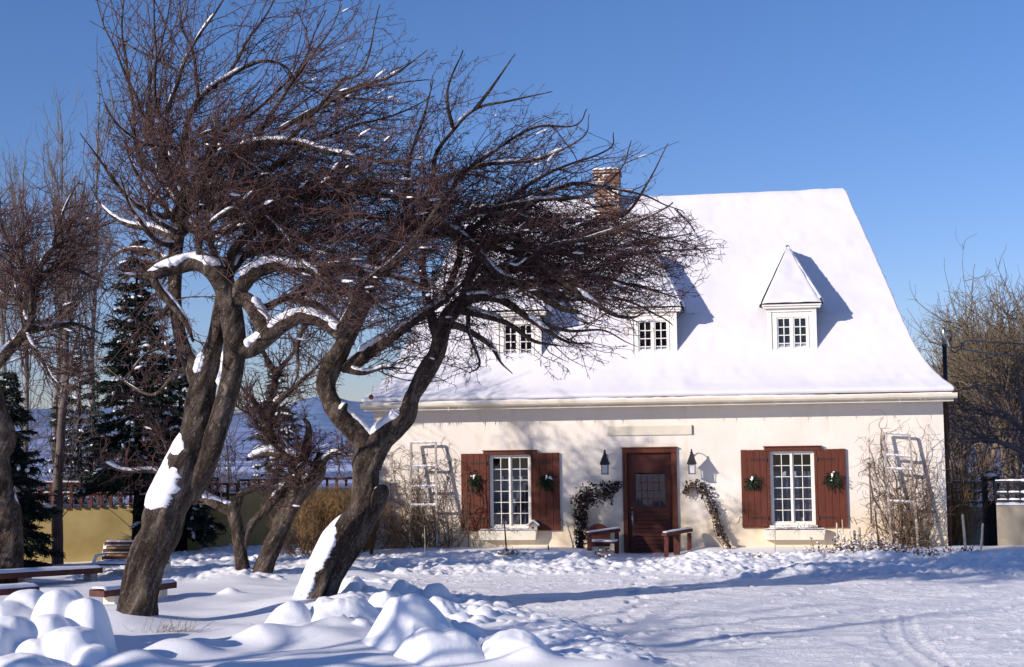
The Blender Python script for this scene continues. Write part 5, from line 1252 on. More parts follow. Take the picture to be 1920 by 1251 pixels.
# ------------------------------------------------------------------ things on and by the facade (own empties in house axes)
def hthing(name, u, v, z, label, cat, group=None, rz=0):
    p = h2w(u, v, z); return empty(name, p, -TH + rz, label, cat, group)
# blank sign board over the door
sb = hthing('sign_board', 5.785, -.0, 2.5, 'blank beige rectangular board on the wall above the red door', 'sign board')
b = MB(); b.box(-.86, .86, -.03, -.002, -.095, .095); b.build('board', M['sign'], sb, bevel=.003)
b = MB(); b.box(.862, .867, -.034, -.002, -.098, .098); b.build('edge_strip', M['rust'], sb)
def lantern(px, py, label):
    u, z = onwall(px, py, -.27)
    t = hthing('wall_lantern', u, -.27, z, label, 'lantern', 'wall lanterns either side of the red door')
    c = MB()
    s_ = .062
    for sx in (-1, 1):
        for sy in (-1, 1): c.bar((sx * s_, sy * s_, -.22), (sx * s_ * 1.1, sy * s_ * 1.1, -.04), .01, .01)
    c.box(-.075, .075, -.075, .075, -.235, -.22); c.box(-.085, .085, -.085, .085, -.042, -.03)
    c.build('cage', M['iron'], t)
    c = MB(); c.add([(-.1, -.1, -.03), (.1, -.1, -.03), (.1, .1, -.03), (-.1, .1, -.03), (-.028, -.028, .17), (.028, -.028, .17), (.028, .028, .17), (-.028, .028, .17)], [(0, 3, 2, 1), (4, 5, 6, 7), (0, 1, 5, 4), (1, 2, 6, 5), (2, 3, 7, 6), (3, 0, 4, 7)])
    c.lathe((0, 0, .17), [(.02, 0), (.034, .02), (.02, .045), (.012, .06), (.02, .075), (.006, .10)], 10); c.build('hood', M['iron'], t)
    c = MB(); c.box(-.052, .052, -.052, .052, -.218, -.044); c.build('glass', M['lantern_glass'], t)
    c = MB(); P = [(0, 0, .20), (.0, .02, .235), (.0, .09, .26), (.0, .17, .235), (.0, .22, .16), (0, .265, .10)]
    q = spline(P, 16); c.tube(q, .009, 6); c.lathe((0, .262, .04), [(.03, 0), (.03, .13)], 8); c.build('bracket', M['iron'], t, True)
lantern(1134, 868, 'black wall lantern with pale glass to the left of the red door'); lantern(1297, 867, 'black wall lantern with pale glass to the right of the red door')

# sprays of evergreen on the shutters
def spray(px, py, label, ang, n=80, size=.27):
    u, z = onwall(px, py, -.08); t = hthing('evergreen_spray', u, -.075, z, label, 'wreath', 'evergreen sprays hung on the red shutters')
    a0 = rng.normal(ang, 1.05, n); L = rng.uniform(.25, 1.15, n) * size * (.55 + .45 * np.cos((a0 - ang) * .8))
    d = np.stack([np.sin(a0), rng.normal(-.25, .2, n), -np.cos(a0)], 1); P = grow(np.zeros((n, 3)) + rng.normal(0, .03, (n, 3)) * (1, .3, 1), d, L, 6, None, 0, .1, .05)
    acc = Acc(); R = np.full((n, 6), .0055); acc.add(*tubes(P, R, 3)); pos, tan, _, _, _ = sample_on(P, R, n * 9, .15, 1)
    P2 = grow(pos, side_dirs(tan, .4, .9), rng.uniform(.02, .05, len(pos)), 3, None, 0, .1); acc.add(*tubes(P2, np.full((len(P2), 3), .004), 3))
    acc.V = [np.column_stack([v[:, 0], np.minimum(v[:, 1], .018), v[:, 2]]) for v in acc.V]
    acc.build('needles', M['spray'], t)
    s_ = MB()
    for k in range(3):
        x, zz = rng.normal(0, .05), rng.normal(-.0, .05); s_.tube([(x - .02, -.05, zz), (x, -.06, zz + .008), (x + .025, -.05, zz)], (.006, .017, .005), 6)
    s_.build('snow', M['soft_snow'], t, True)
    b_ = MB(); b_.tube([(0, -.05, .06), (.01, -.06, .02), (-.01, -.06, -.03)], (.018, .022, .006), 6); b_.build('bow', M['white'], t, True)
spray(889, 896, 'sprawling dark evergreen spray on the left shutter of the left window', .5); spray(1025, 896, 'full evergreen spray hanging on the right shutter of the left window', .1, 110, .30)
spray(1410, 899, 'wide flat evergreen spray on the left shutter of the right window', .1, 90, .22); spray(1560, 893, 'narrow evergreen spray with a pale bow on the right shutter of the right window', .25, 90, .27)

# small bird house on the left flower box
bu, bz = onwall(1000, 988, -.17)
t = hthing('bird_house', bu, -.17, .50, 'tiny snow-roofed bird house standing on the right end of the left flower box', 'bird house')
b = MB(); b.box(-.085, .085, -.06, .06, .0, .10); b.prism([(-.085, .101), (.085, .101), (0, .17)], -.058, .058); b.build('body', M['old_wood'], t)
b = MB(); b.bar((-.13, 0, .085), (.0, 0, .185), .012, .16); b.bar((.13, 0, .085), (.002, 0, .187), .012, .16); rf = b.build('roof', M['old_wood'], t)
b = MB(); b.bar((-.12, 0, .11), (.0, 0, .205), .028, .15); b.bar((.12, 0, .11), (.0, 0, .207), .028, .15); b.build('roof_snow', M['soft_snow'], rf)
b = MB(); b.box(-.02, .02, -.0615, -.0605, .03, .075); b.build('painted_entrance', M['unlit_inside'], t)  # dark patch on the front stands in for the shaded hole

# wooden seats either side of the door
def dpt(px, py, v): u, z = onwall(px, py, v); return (u, v, z)
def seat_side(t, o, fpx, rpx, h, vf, vr, mid=False):
    """front post, rear post and the level rail over them; o is the thing's origin in house axes"""
    f = np.array(dpt(fpx, 1030, vf)); r_ = np.array(dpt(rpx, 1020, vr)); f[2] = r_[2] = 0
    f, r_ = f - o, r_ - o
    ps = [(f, .085), (r_, .085)] + ([(f + (r_ - f) * .45, .12)] if mid else [])
    for p, w_ in ps:
        b = MB(); b.bar((p[0], p[1], -.05), (p[0] + .01, p[1], h - .04), w_, .06, (0, 1, 0)); b.build('leg' if not mid else 'post', M['rail_red'], t, bevel=.004)
    e = (r_ - f) / np.linalg.norm(r_ - f) * .06
    b = MB(); b.bar(f - e + (0, 0, h - .005), r_ + e + (0, 0, h + .035), .12, .06, (0, 0, 1)); ar = b.build('armrest' if not mid else 'top_rail', M['rail_red'], t, bevel=.004)
    b = MB(); b.bar(f - e * .8 + (0, 0, h + .042), r_ + e * .8 + (0, 0, h + .082), .10, .03, (0, 0, 1)); b.build('rail_snow', M['soft_snow'], ar, bevel=.012)
    return f, r_
o = np.array((4.85, -.7, .04)); t = hthing('garden_armchair', *o, 'dark red wooden armchair with a round-topped back, left of the door', 'chair')
f, r_ = seat_side(t, o, 1105, 1156, .47, -.95, -.35)
c0 = np.array(dpt(1122, 1004, -.45)) - o; rr = .235
b = MB(); b.prism([(c0[0] + math.cos(a_) * rr, c0[2] + math.sin(a_) * rr) for a_ in np.linspace(0, PI, 24)] + [(c0[0] - rr * .97, c0[2] - .22), (c0[0] + rr * .97, c0[2] - .22)], c0[1], c0[1] + .03); b.build('backrest', M['rail_red'], t, bevel=.004)
b = MB(); b.box(c0[0] - .20, c0[0] + .42, c0[1] - .38, c0[1] - .005, .23, .26); seat = b.build('seat', M['rail_red'], t, bevel=.004)
b = MB(); b.box(c0[0] - .19, c0[0] + .40, c0[1] - .37, c0[1] - .015, .262, .295); b.build('seat_snow', M['soft_snow'], seat, bevel=.012)
for x in (c0[0] - .18, c0[0] + .18): b = MB(); b.bar((x, c0[1] + .015, -.05), (x, c0[1] + .015, c0[2] - .2), .06, .05, (0, 1, 0)); b.build('leg', M['rail_red'], t, bevel=.004)
o = np.array((6.3, -.7, .02)); t = hthing('handrail', *o, 'low dark red wooden handrail with a snowy top, right of the door', 'handrail')
seat_side(t, o, 1249, 1292, .46, -.95, -.30, True)

# trellis ladders
def ladder(p00, p01, p10, p11, rungs, label, mat, ux=0):
    """rails p00-p01 (left foot, top), p10-p11 (right foot, top) as pixels; rungs as pixel pairs"""
    A0, A1, B0, B1 = dpt(*p00, -.50), dpt(*p01, -.16), dpt(*p10, -.50), dpt(*p11, -.16)
    t = hthing('trellis_ladder', A0[0], -.5, 0, label, 'ladder', 'snowy ladders leaning on the wall as trellises'); o = np.array((A0[0], -.5, 0))
    A0, A1, B0, B1 = (np.array(p) - o for p in (A0, A1, B0, B1))
    for p, q in ((A0, A1), (B0, B1)):
        p = p - (q - p) * .04; b = MB(); b.bar(p, q, .045, .035, (0, 1, 0)); b.build('rail', mat, t, bevel=.003)
    for k in rungs:
        p, q = A0 + (A1 - A0) * k, B0 + (B1 - B0) * k
        b = MB(); b.bar(p, q, .03, .03, (0, 1, 0)); r = b.build('rung', mat, t)
        n = 30; tt_ = np.linspace(.02, .98, n)[:, None]; P = (p + (q - p) * tt_ + np.array((0, -.004, .02)))[None]
        V, Q = tubes(P, (.021 * (1 + .4 * vn2(np.arange(n) * .4, np.zeros(n), int(k * 50))))[None], 7); mesh_np('rung_snow', V, Q, M['soft_snow'], r, True)
ladder((769, 1040), (771, 830), (820, 1040), (817, 829), (.21 + .39, .42 + .36, .995, .595 - .16), 'white ladder trellis wrapped in vines, left of the left window', M['old_wood'])
ladder((1672, 1028), (1657, 811), (1722, 1030), (1705, 815), (.995, .80, .685, .40), 'tilted grey ladder trellis wrapped in vines, right of the right window', M['old_wood'])

# vines on the wall
def vine(px, spread_px, toppx, n, label, seed, leaves, leaf_mat, wob=.2, arch=None, twn=7):
    r_ = np.random.default_rng(seed); u0, _ = onwall(px, 1035, -.25); w = spread_px / 93.; H = (1035 - toppx) / 93.
    t = hthing('climbing_vine', u0, -.25, 0, label, 'vine', 'leafless climbing vines on the farmhouse wall')
    s0 = np.stack([r_.normal(0, .35, n) * w, r_.uniform(-.22, .1, n), np.full(n, .05)], 1)
    d = np.stack([r_.normal(0, .55, n), np.full(n, .06), np.ones(n)], 1)
    P = grow(s0, d, r_.uniform(.55, 1.35, n) * H, 20, up_flow(.28), .10, wob)
    P[..., 1] = np.clip(P[..., 1], -.33, .235); P[..., 2] = np.minimum(P[..., 2], H * (1.02 + .06 * r_.normal(size=(n, 1)))); P[..., 0] = np.clip(P[..., 0], -w * 1.1, w * 1.1)
    R = r_.uniform(.004, .011, n)[:, None] * np.linspace(1, .4, 20); acc = Acc(); acc.add(*tubes(P, R, 5))
    pos, tan, _, _, _ = sample_on(P, R, n * twn, .1, 1); P2 = grow(pos, side_dirs(tan, .3, 1.2), r_.uniform(.15, .75, len(pos)), 10, None, 0, .30, .07)
    P2[..., 1] = np.clip(P2[..., 1], -.36, .24); acc.add(*tubes(P2, np.full((len(P2), 10), .0035), 3))
    acc.build('stems', M['vine'], t)
    if leaves: leafset(t, P2.reshape(-1, 3)[r_.integers(0, len(P2) * 10, leaves)], leaf_mat, .03)
def leafset(parent, C, mat, size, name='leaves'):
    n = len(C); a = unit(rng.normal(size=(n, 3))); b_ = unit(np.cross(a, rng.normal(size=(n, 3)))); s_ = rng.uniform(.5, 1.2, n)[:, None] * size
    V = np.stack([C - a * s_, C + b_ * s_ * .55, C + a * s_, C - b_ * s_ * .55 + np.cross(a, b_) * s_ * .3], 1).reshape(-1, 3); mesh_np(name, V, np.arange(n * 4).reshape(-1, 4), mat, parent)
vine(795, 62, 838, 48, 'tangled leafless vine climbing the white ladder left of the left window', 1, 90, M['dry_leaf'])
vine(738, 40, 868, 22, 'thin leafless vine at the left corner of the wall behind the leaning apple trunk', 2, 20, M['dry_leaf'], .15)
vine(846, 30, 850, 12, 'sparse leafless vine reaching over the leftmost red shutter', 3, 30, M['dry_leaf'])
vine(1690, 46, 812, 62, 'dense leafless vine tangled over the tilted ladder at the right end of the wall', 4, 60, M['dry_leaf'], .22)
vine(1738, 26, 850, 9, 'looping leafless vine at the right corner of the wall', 5, 20, M['dry_leaf'], .2)
def ivy(path, rad, n, label, seed, snowy):
    r_ = np.random.default_rng(seed); q = np.array([dpt(px, py, v) for px, py, v in path]); base = q[0]
    t = hthing('climbing_rose', base[0], base[1], 0, label, 'climbing plant', 'leafy climbing plants either side of the red door'); q = q - np.array((base[0], base[1], 0))
    s_ = spline(q, 60); stems = np.stack([s_ + .04 * rng.normal(size=3) + .05 * np.stack([vn2(np.arange(60) * .12, np.full(60, k * 3.3), k + c * 9 + seed) for c in range(3)], 1) for k in range(7)])
    stems[..., 1] = np.minimum(stems[..., 1], -base[1] - .02)
    acc = Acc(); R = np.full((7, 60), .007); acc.add(*tubes(stems, R, 5)); pos, tan, _, _, _ = sample_on(stems, R, 130, .02, 1)
    P2 = grow(pos, side_dirs(tan, .5, 1.3), r_.uniform(.06, .2, 130), 6, None, 0, .2); acc.add(*tubes(P2, np.full((130, 6), .003), 3)); acc.build('stems', M['vine'], t)
    k = r_.integers(0, 60, n); wgt = np.interp(k, np.linspace(0, 59, len(rad)), rad); C = s_[k] + unit(r_.normal(size=(n, 3))) * (r_.random(n) ** .5 * wgt)[:, None] * np.array((1, .55, 1))
    C[:, 1] = np.minimum(C[:, 1], -base[1] - .015); leafset(t, C, M['ivy_leaf'], .042)
    if snowy:
        m = r_.integers(0, n, snowy); c = C[m] + np.array((0, 0, .012)); BP = np.stack([c + np.array((dx, 0, 0)) for dx in (-.022, -.01, .01, .022)], 1); V, Q = tubes(BP, np.array((.002, .011, .011, .002)) * np.ones((snowy, 1)), 6); mesh_np('snow', V, Q, M['soft_snow'], t, True)
ivy([(1086, 1032, -.3), (1090, 985, -.2), (1088, 950, -.12), (1098, 928, -.12), (1130, 926, -.16), (1162, 908, -.12)], [.11, .14, .15, .24, .29, .28, .06], 1250, 'bushy climbing plant with dark leaves arching toward the left side of the door', 3, 55)
ivy([(1372, 1032, -.3), (1352, 1000, -.15), (1340, 960, -.1), (1325, 925, -.08), (1300, 908, -.10), (1284, 925, -.1)], [.09, .09, .09, .13, .18, .16, .06], 430, 'thinner dark-leaved climbing plant arching over the wall to the right of the door', 4, 30)

# low plants in the bed
def bed_plant(px, py, w, h, n, label, seed, snowy):
    r_ = np.random.default_rng(seed); x, y = ground(px, py, .15); b = np.array((x, y, gz(x, y))); sc = y / F
    t = empty('bed_plant', b, 0, label, 'plant', 'small frosted plants in the bed before the house')
    C = np.stack([r_.normal(0, .4, n) * w * sc, r_.normal(0, .10, n), np.abs(r_.normal(0, .5, n)) * h * sc], 1); P = grow(C * (1, 1, 0), unit(C * (.4, 1, 1) + np.array((0, 0, .05))), C[:, 2] + .03, 5, None, 0, .2)
    acc = Acc(); acc.add(*tubes(P, np.full((n, 5), .004), 3)); acc.build('stems', M['vine'], t); leafset(t, P[:, 4], M['ivy_leaf'], .03)
    m = r_.integers(0, n, snowy); c = P[m, 4] + np.array((0, 0, .012)); BP = np.stack([c + np.array((dx, 0, 0)) for dx in (-.03, -.012, .012, .03)], 1); V, Q = tubes(BP, np.array((.003, .016, .016, .003)) * np.ones((snowy, 1)), 6); mesh_np('snow', V, Q, M['soft_snow'], t, True)
for k, (px, py, w, h, n, lab, sn_) in enumerate([(956, 1041, 34, 12, 60, 'frosted low plant under the left flower box', 26), (1532, 1036, 34, 16, 60, 'brown low plant under the right end of the right flower box', 10),
        (1590, 1030, 40, 28, 150, 'tallest frosted plant in the bed, just right of the right window', 60), (1640, 1034, 50, 22, 190, 'wide frosted plant at the foot of the tilted ladder', 90), (1700, 1036, 44, 14, 120, 'frosted plant near the right corner of the wall', 40),
        (1740, 1040, 24, 8, 40, 'smallest frosted plant at the right corner of the house', 10), (1400, 1040, 34, 8, 30, 'flattened brown plant below the right climbing plant', 6), (1800, 1036, 44, 12, 50, 'sparse brown plant beside the pale stakes at the gate', 8), (1130, 1046, 16, 18, 50, 'snowy little plant under the round-backed armchair', 20)]):
    bed_plant(px, py, w, h, n, lab, 50 + k, sn_)

# stakes and rods in the snow
def stake(p0, p1, v, w, mat, label, name='stake', cat='stake'):
    u0, _ = onwall(*p0, v); u1, z1 = onwall(*p1, v); P0 = h2w(u0, v, 0); z0 = gz(P0[0], P0[1]) - .08; P1 = h2w(u1, v, z1); P0[2] = z0
    t = np.array(P1) - P0; b = MB(); q = [P0 * 0, t * .5 + np.array((.004, 0, 0)), t * .97, t]; b.tube(q, (w, w, w * .95, w * .4), 7)
    o = b.build(name, mat, None); o.location = P0; tag(o, label, cat, 'thin stakes and rods standing in the snowy bed')
stake((950, 1046), (945, 973), -1.1, .016, M['rust'], 'leaning rusty rod in front of the left window and its flower box'); stake((1028, 1046), (1028, 1022), -1.2, .014, M['rust'], 'short rusty peg standing alone between the left window and the armchair')
stake((797, 1052), (796, 985), -1.3, .009, M['old_wood'], 'thin grey rod in front of the white ladder'); stake((1453, 1044), (1453, 981), -1.2, .010, M['old_wood'], 'thin brown rod in front of the left end of the right flower box')
stake((1649, 1047), (1640, 951), -1.3, .016, M['rust'], 'tall dark red rod leaning before the tilted ladder'); stake((1577, 1044), (1576, 1025), -1.2, .020, M['rust'], 'short dark red peg below the frosted plants')
stake((1811, 1048), (1805, 964), -1.3, .026, M['stake'], 'tall pale wooden stake right of the house corner'); stake((1838, 1038), (1843, 981), -.9, .022, M['stake'], 'shorter pale wooden stake nearest the dark gate post')
stake((1569, 1010), (1569, 980), -.3, .018, M['stake'], 'short pale stake by the right flower box end'); stake((1581, 1008), (1579, 974), -.3, .010, M['stake'], 'thin pale stake right of the short one by the right flower box'); stake((1611, 1012), (1608, 988), -.35, .012, M['stake'], 'small leaning stake among the frosted plants')
stake((1078, 1030), (1064, 985), -.4, .012, M['old_wood'], 'thin grey stick leaning on the wall left of the climbing plant'); stake((696, 1046), (698, 1004), -1.2, .008, M['rust'], 'thinnest rod, beside the rusty post at the left corner')
t = hthing('fence_post', .02, -1.0, 0, 'rusty iron post with a short crossbar at the left corner of the house', 'post')
b = MB(); b.bar((0, 0, -.1), (.02, 0, .48), .05, .05); b.build('post', M['rust'], t); b = MB(); b.bar((-.12, -.03, .485), (.10, -.03, .50), .03, .03, (0, 1, 0)); b.build('crossbar', M['rust'], t)

# ------------------------------------------------------------------ garden wall, fences, gate
def wall_line(name, pts, thick, base, mat, label, snow=True):
    """pts: (px, py_top, Y) along the wall"""
    P = [at(px, py, Y) for px, py, Y in pts]; org = P[0] * (1, 1, 0); root = empty(name, org, 0, label, 'wall')
    b = MB(); s_acc = Acc()
    for p, q in zip(P, P[1:]):
        p, q = p - org, q - org; n_ = np.array((-(q - p)[1], (q - p)[0], 0)); n_ = n_ / np.linalg.norm(n_) * thick
        b.add([(p[0], p[1], base), (q[0], q[1], base), (q[0] + n_[0], q[1] + n_[1], base), (p[0] + n_[0], p[1] + n_[1], base), tuple(p), tuple(q), tuple(q + n_), tuple(p + n_)], [(0, 3, 2, 1), (4, 5, 6, 7), (0, 1, 5, 4), (1, 2, 6, 5), (2, 3, 7, 6), (3, 0, 4, 7)])
        k = 160; J = 9; tt_ = np.linspace(0, 1, k)[:, None, None]; s = np.linspace(-.08, 1.08, J)[None, :, None]
        G = p + (q - p) * tt_ + n_ * s; h = .055 * np.sqrt(np.clip(1 - (2 * s - 1) ** 2 / 1.4, 0, 1)) * (1 + .35 * vn2(tt_ * 14, s * 2, 6)); G = G + h * np.array((0, 0, 1)); i = np.arange(k * J).reshape(k, J)
        s_acc.add(G.reshape(-1, 3), np.stack([i[:-1, :-1], i[:-1, 1:], i[1:, 1:], i[1:, :-1]], -1).reshape(-1, 4))
    b.build('panel', mat, root); s_acc.build('wall_snow', M['soft_snow'], root, True)
    return root
wall_line('garden_wall', [(-160, 952, 27.6), (430, 949, 28.6)], .25, -.3, M['ochre'], 'ochre yellow rendered garden wall with snow along its top, on the left')
wall_line('garden_wall', [(432, 920, 28.9), (705, 915, 30.1)], .25, -.3, M['ochre'], 'taller stretch of ochre wall behind the rusty shrubs next to the house')
def fence(pts, hpx, posts, rails, mat, label, w=.05, name='garden_fence', snow=True, cat='fence'):
    """pts two (px, py_foot, Y); hpx height in px"""
    A, B = at(*pts[0]), at(*pts[1]); H0 = hpx * pts[0][2] / F; org = A.copy(); root = empty(name, org, 0, label, cat); d = B - A
    for i in range(posts):
        p = d * i / (posts - 1); b = MB(); b.bar(p + np.array((0, 0, -.04)), p + np.array((0, 0, H0)), w, w, (0, 1, 0)); b.build('post', mat, root)
    for r in rails:
        p, q = np.array((0, 0, H0 * r)), d + np.array((0, 0, H0 * r)); b = MB(); b.bar(p + np.array((0, -.001, 0)), q + np.array((0, -.001, 0)), w * .9, w * 1.1, (0, 1, 0)); rl = b.build('rail', mat, root)
        if snow:
            k = 80; t_ = np.linspace(0, 1, k)[:, None]; P = (p + (q - p) * t_ + np.array((0, 0, w * .5)))[None]; V, Q = tubes(P, (.028 * (1 + .5 * vn2(np.arange(k) * .5, np.zeros(k), 3)))[None], 6); mesh_np('rail_snow', V, Q, M['soft_snow'], rl, True)
    return root
fence([(58, 948, 27.9), (445, 948, 28.7)], 41, 22, (1.0, .52), M['rail_red'], 'dark red wooden fence with snow on its two rails, on top of the yellow wall', .055)
fence([(448, 918, 29.05), (702, 912, 30.2)], 17, 15, (1.0,), M['rail_red'], 'lower dark red fence with one rail, nearer the house on the taller wall', .05)
wall_line('boundary_wall', [(1788, 952, 30.2), (1852, 952, 30.2)], .2, -.3, M['beige'], 'narrow grey-beige wall in shade between the house and the gate post')
wall_line('boundary_wall', [(1868, 948, 28.4), (2080, 948, 27.4)], .2, -.3, M['beige'], 'wide grey-beige wall in shade at the right edge of the picture')
fence([(1786, 945, 30.3), (1850, 945, 30.3)], 40, 4, (1.0, .55, .08), M['dark_paint'], 'short black grid fence above the narrow wall between house and gate', .05)
fence([(1868, 941, 28.5), (2080, 941, 27.5)], 37, 10, (1.0, .42, .05), M['dark_paint'], 'long black grid fence above the wall at the right edge', .05)
A = at(1851, 1042, 29.3); A[2] = -.05; g_ = empty('gate', A, 0, 'black iron gate seen edge-on between the two stretches of grey wall', 'gate')
for dx in (0, .17):
    b = MB(); b.bar((dx, dx * -1.2, -.1), (dx, dx * -1.2, 1.52), .10, .08, (0, 1, 0)); b.build('post', M['dark_paint'], g_)
b = MB()
for z in (.1, .55, 1.0, 1.45): b.bar((.0, .0, z), (.17, -.20, z), .05, .04, (0, 0, 1))
b.bar((.02, .01, 0), (.02, .01, 1.44), .02, .02)
b.add([(.03, -.03, -.05), (.14, -.16, -.05), (.14, -.16, 1.0), (.03, -.03, 1.0)], [(0, 1, 2, 3)])
b.build('gate_bars', M['dark_paint'], g_)
b = MB(); b.tube([(0, 0, 1.53), (.09, -.1, 1.55), (.17, -.2, 1.53)], (.03, .045, .03), 6); b.build('gate_snow', M['soft_snow'], g_, True)

# service mast and wires
mp = h2w(11.62, 1.3, 3.0); mt_ = empty('service_mast', mp, 0, 'dark electric service mast with curled cables above the right end of the roof', 'mast')
ztop = at(1772, 618, mp[1])[2] - mp[2]; xo = at(1771, 660, mp[1])[0] - mp[0]
b = MB(); b.tube([(xo, 0, -.6), (xo, 0, ztop * .8)], .045, 10); b.build('pole', M['dark_paint'], mt_, True)
b = MB(); b.lathe((xo, 0, ztop * .8 + .002), [(.048, 0), (.048, ztop * .18), (.03, ztop * .22), (.005, ztop * .23)], 10); b.build('cap', M['brass'], mt_, True)
def mpt(px, py): p = at(px, py, mp[1] - .05); return p - mp
b = MB(); b.tube(spline([mpt(*p) for p in ((1774, 621), (1782, 622), (1784, 640), (1783, 655), (1790, 661), (1799, 655), (1804, 649))], 40), .018, 6); b.tube(spline([mpt(*p) for p in ((1776, 628), (1780, 640), (1786, 652), (1796, 650), (1806, 643))], 40), .016, 6); b.build('cable_loop', M['iron'], mt_, True)
b = MB()
for (px, py) in ((1780, 635), (1801, 646), (1806, 651)): p = mpt(px, py); b.lathe(tuple(p), [(.02, -.05), (.04, -.03), (.02, -.01), (.04, .01), (.02, .04)], 8)
b.build('insulators', M['iron'], mt_, True)
def wire(pix, Ya, Yb, label):
    P = np.array([at(px, py, Ya + (Yb - Ya) * k / (len(pix) - 1)) for k, (px, py) in enumerate(pix)]); q = spline(P, 60); V, Q = tubes(q[None], np.full((1, 60), .017), 5); o = mesh_np('overhead_wire', V, Q, M['iron'], None, False, q[0]); tag(o, label, 'wire')
wire([(1806, 649), (1812, 639), (1840, 640), (1880, 643), (2000, 650)], mp[1] - .05, 36, 'upper black overhead wire running right from the insulators'); wire([(1806, 655), (1850, 662), (1900, 666), (2000, 672)], mp[1] - .05, 37, 'lower sagging overhead wire leaving the mast to the right')

# a forgotten apple hanging by the eave
ap = at(696, 745, 19.6); b = MB(); th_ = np.linspace(0, PI, 12); b.lathe((0, 0, 0), [(.004, .032)] + [(.034 * math.sin(t_) ** .8, .034 * math.cos(t_)) for t_ in th_[1:-1]] + [(.004, -.032)], 14)
t = empty('apple', ap, 0, 'withered red apple hanging beside the left end of the eave', 'apple'); b.build('fruit', M['apple'], t, True); b = MB(); b.tube([(0, 0, .03), (.01, 0, .07), (.03, .02, .16)], .003, 5); b.build('stalk', M['vine'], t)

# ------------------------------------------------------------------ garden benches
def at_z(px, py, z): x, y = ground(px, py, z); return np.array((x, y, z))
# slatted park bench behind the thick trunk
A = at(176, 1062, 24.6); A[2] = gz(A[0], A[1]) - .14; t = empty('park_bench', A, math.radians(-6), 'red slatted park bench with frosted white iron ends behind the thick trunk', 'bench'); Lb = 1.18; t.scale = (1, 1, .82)
def bench_end(x):
    b = MB(); b.bar((x, .32, -.05), (x, .40, .42), .05, .07, (1, 0, 0)); b.bar((x, .38, .40), (x, .55, .86), .05, .07, (1, 0, 0)); b.bar((x, -.08, -.05), (x, -.06, .42), .05, .07, (1, 0, 0)); b.bar((x, -.10, .40), (x, .42, .37), .05, .06, (1, 0, 0)); b.bar((x, -.06, .43), (x, .10, .60), .05, .05, (1, 0, 0)); b.bar((x, .08, .61), (x, .48, .62), .05, .05, (1, 0, 0))
    b.build('leg', M['white'], t, bevel=.01)
bench_end(0.0); bench_end(Lb)
sv = M['rail_red']
b = MB()
for k in range(4): b.bar((-.02, -.05 + k * .12, .445), (Lb + .02, -.05 + k * .12, .44), .09, .03, (0, 0, 1))
seat = b.build('seat', sv, t); b = MB()
for k in range(3): b.bar((-.02, .40 + k * .055, .52 + k * .145), (Lb + .02, .40 + k * .055, .52 + k * .145), .105, .03, (0, 1, 0))
bk = b.build('backrest', sv, t)
def snow_on(parent, p, q, r, seed, name='snow'):
    k = 70; t_ = np.linspace(.01, .99, k)[:, None]; P = (np.array(p) + (np.array(q) - np.array(p)) * t_)[None]; V, Q = tubes(P, (r * (1 + .35 * vn2(np.arange(k) * .35, np.zeros(k), seed)))[None], 8); V[:, 2] = p[2] + (V[:, 2] - p[2]) * .7 + r * .2; mesh_np(name, V, Q, M['soft_snow'], parent, True)
for k in range(4): snow_on(seat, (-.02, -.05 + k * .12, .458), (Lb + .02, -.05 + k * .12, .458), .038, k)
snow_on(bk, (0, .53, .865), (Lb, .53, .865), .03, 9)
for k in range(3): snow_on(bk, (0, .385 + k * .055, .50 + k * .145), (Lb, .385 + k * .055, .50 + k * .145), .010, 19 + k)
def beam_bench(p0, p1, Y0, Y1, h, label, legmat, legs=(.12, .88), w=.34, name='low_bench'):
    A, B = at(*p0, Y0), at(*p1, Y1); zt = A[2]; org = np.array((A[0], A[1], 0)); d = B - A; t = empty(name, org, 0, label, 'bench', 'low snow-topped benches in the garden')
    L_ = np.hypot(d[0], d[1]); dirn = np.array((d[0], d[1], 0)) / L_; t.rotation_euler = (0, 0, math.atan2(d[1], d[0]))
    zt1 = B[2]
    b = MB(); b.bar((0, 0, zt - .04), (L_, 0, zt1 - .04), w, .09, (0, 0, 1)); pl = b.build('plank', M['rail_red'], t, bevel=.006)
    n, m = 90, 9; X, Y = np.meshgrid(np.linspace(.01, L_ - .01, n), np.linspace(-w / 2 - .01, w / 2 + .01, m)); s = (Y / (w / 2 + .01)); Z = zt + (zt1 - zt) * X / L_ + .006 + .05 * np.sqrt(np.clip(1 - s ** 4, 0, 1)) * np.clip(np.minimum(X, L_ - X) * 20, 0, 1) ** .5 * (1 + .3 * vn2(X * 4, Y * 4, 6)); i = np.arange(n * m).reshape(m, n)
    mesh_np('plank_snow', np.stack([X, Y, Z], -1), np.stack([i[:-1, :-1], i[:-1, 1:], i[1:, 1:], i[1:, :-1]], -1).reshape(-1, 4), M['soft_snow'], pl, True)
    for k in legs:
        b = MB(); z_ = zt + (zt1 - zt) * k; b.box(L_ * k - .06, L_ * k + .06, -w * .38, w * .38, -.1, z_ - .088); b.build('leg', legmat, t, bevel=.008)
beam_bench((-60, 1078), (184, 1064), 22.6, 24.2, .4, 'long low bench running left from the park bench to the left edge', M['old_wood'], (.1, .42, .94))
beam_bench((181, 1108), (318, 1091), 20.3, 21.6, .3, 'low bench with a cream leg, passing behind the foot of the thick trunk', M['cream'], (.2, .85), .30)
beam_bench((-60, 1108), (62, 1099), 20.0, 20.8, .3, 'short low bench half buried behind the snow pile at the left edge', M['old_wood'], (.3, .9))

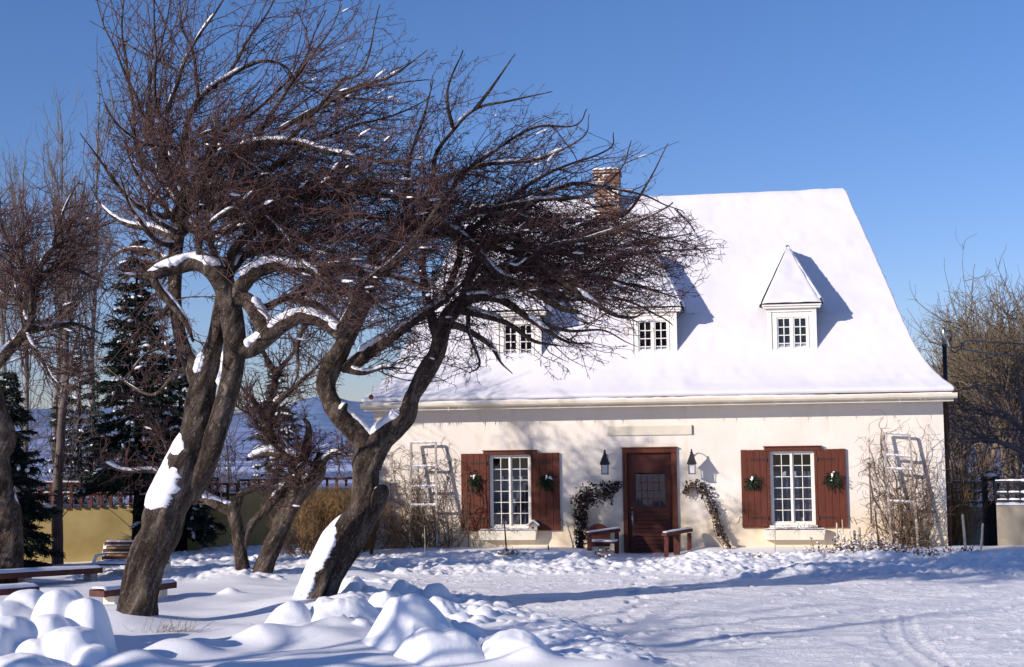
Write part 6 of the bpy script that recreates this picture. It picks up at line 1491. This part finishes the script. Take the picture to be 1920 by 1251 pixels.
# ------------------------------------------------------------------ sky, sun, camera
AZ, EL = math.radians(59), math.radians(20)   # light travels toward +x+y: azimuth measured from +y toward +x
w = bpy.data.worlds.new('World'); scene.world = w; w.use_nodes = True; nt = w.node_tree
sky = nt.nodes.new('ShaderNodeTexSky'); sky.sky_type = 'NISHITA'; sky.sun_disc = False; sky.sun_elevation = EL; sky.sun_rotation = AZ + PI
sky.altitude = 100; sky.air_density = 1.0; sky.dust_density = .1; sky.ozone_density = 1.5
bg = nt.nodes['Background']; bg.inputs['Strength'].default_value = .11
hs = nt.nodes.new('ShaderNodeHueSaturation'); hs.inputs['Saturation'].default_value = 1.2; hs.inputs['Value'].default_value = 1.0
nt.links.new(sky.outputs['Color'], hs.inputs['Color']); tn = nt.nodes.new('ShaderNodeMix'); tn.data_type = 'RGBA'; tn.blend_type = 'MULTIPLY'; tn.inputs['Factor'].default_value = 1; 
tcw = nt.nodes.new('ShaderNodeTexCoord'); sxw = nt.nodes.new('ShaderNodeSeparateXYZ'); nt.links.new(tcw.outputs['Generated'], sxw.inputs[0])
nt.links.new(ramp(nt, sxw.outputs['Z'], [(0.0, (.50, .55, .95)), (.10, (.57, .63, .97)), (.28, (.63, .69, .98))]), tn.inputs['B'])
hs.inputs['Value'].default_value = 1.25; nt.links.new(hs.outputs['Color'], tn.inputs['A']); nt.links.new(tn.outputs['Result'], bg.inputs['Color'])
sl = bpy.data.lights.new('sun', 'SUN'); sl.energy = 5.6; sl.angle = math.radians(.53); sl.color = (1.0, .91, .82)
so = link(bpy.data.objects.new('sun', sl))
dv = Vector((math.sin(AZ) * math.cos(EL), math.cos(AZ) * math.cos(EL), -math.sin(EL))); so.rotation_euler = dv.to_track_quat('-Z', 'Y').to_euler()
cam = bpy.data.cameras.new('camera'); co = link(bpy.data.objects.new('camera', cam)); scene.camera = co
cam.sensor_width = 36; cam.lens = 36 * F / 1920; cam.clip_start = .1; cam.clip_end = 40000
fwd = Vector((0, cp, sp)); up0 = Vector((0, -sp, cp)); rt0 = Vector((1, 0, 0))
# image rolls so that the world's right rises: camera axes rotated back by ROLL
rt = rt0 * cr - up0 * sr; up = rt0 * sr + up0 * cr
Mx = Matrix((rt, up, -fwd)).transposed().to_4x4(); Mx.translation = (0, 0, CAMZ); co.matrix_world = Mx
cam.dof.use_dof = True; cam.dof.focus_distance = 22; cam.dof.aperture_fstop = 4.0
scene.render.engine = 'CYCLES'; scene.render.resolution_x = 1024; scene.render.resolution_y = 667
scene.view_settings.view_transform = 'Standard'; scene.view_settings.look = 'None'; scene.view_settings.exposure = 0
scene.cycles.max_bounces = 6
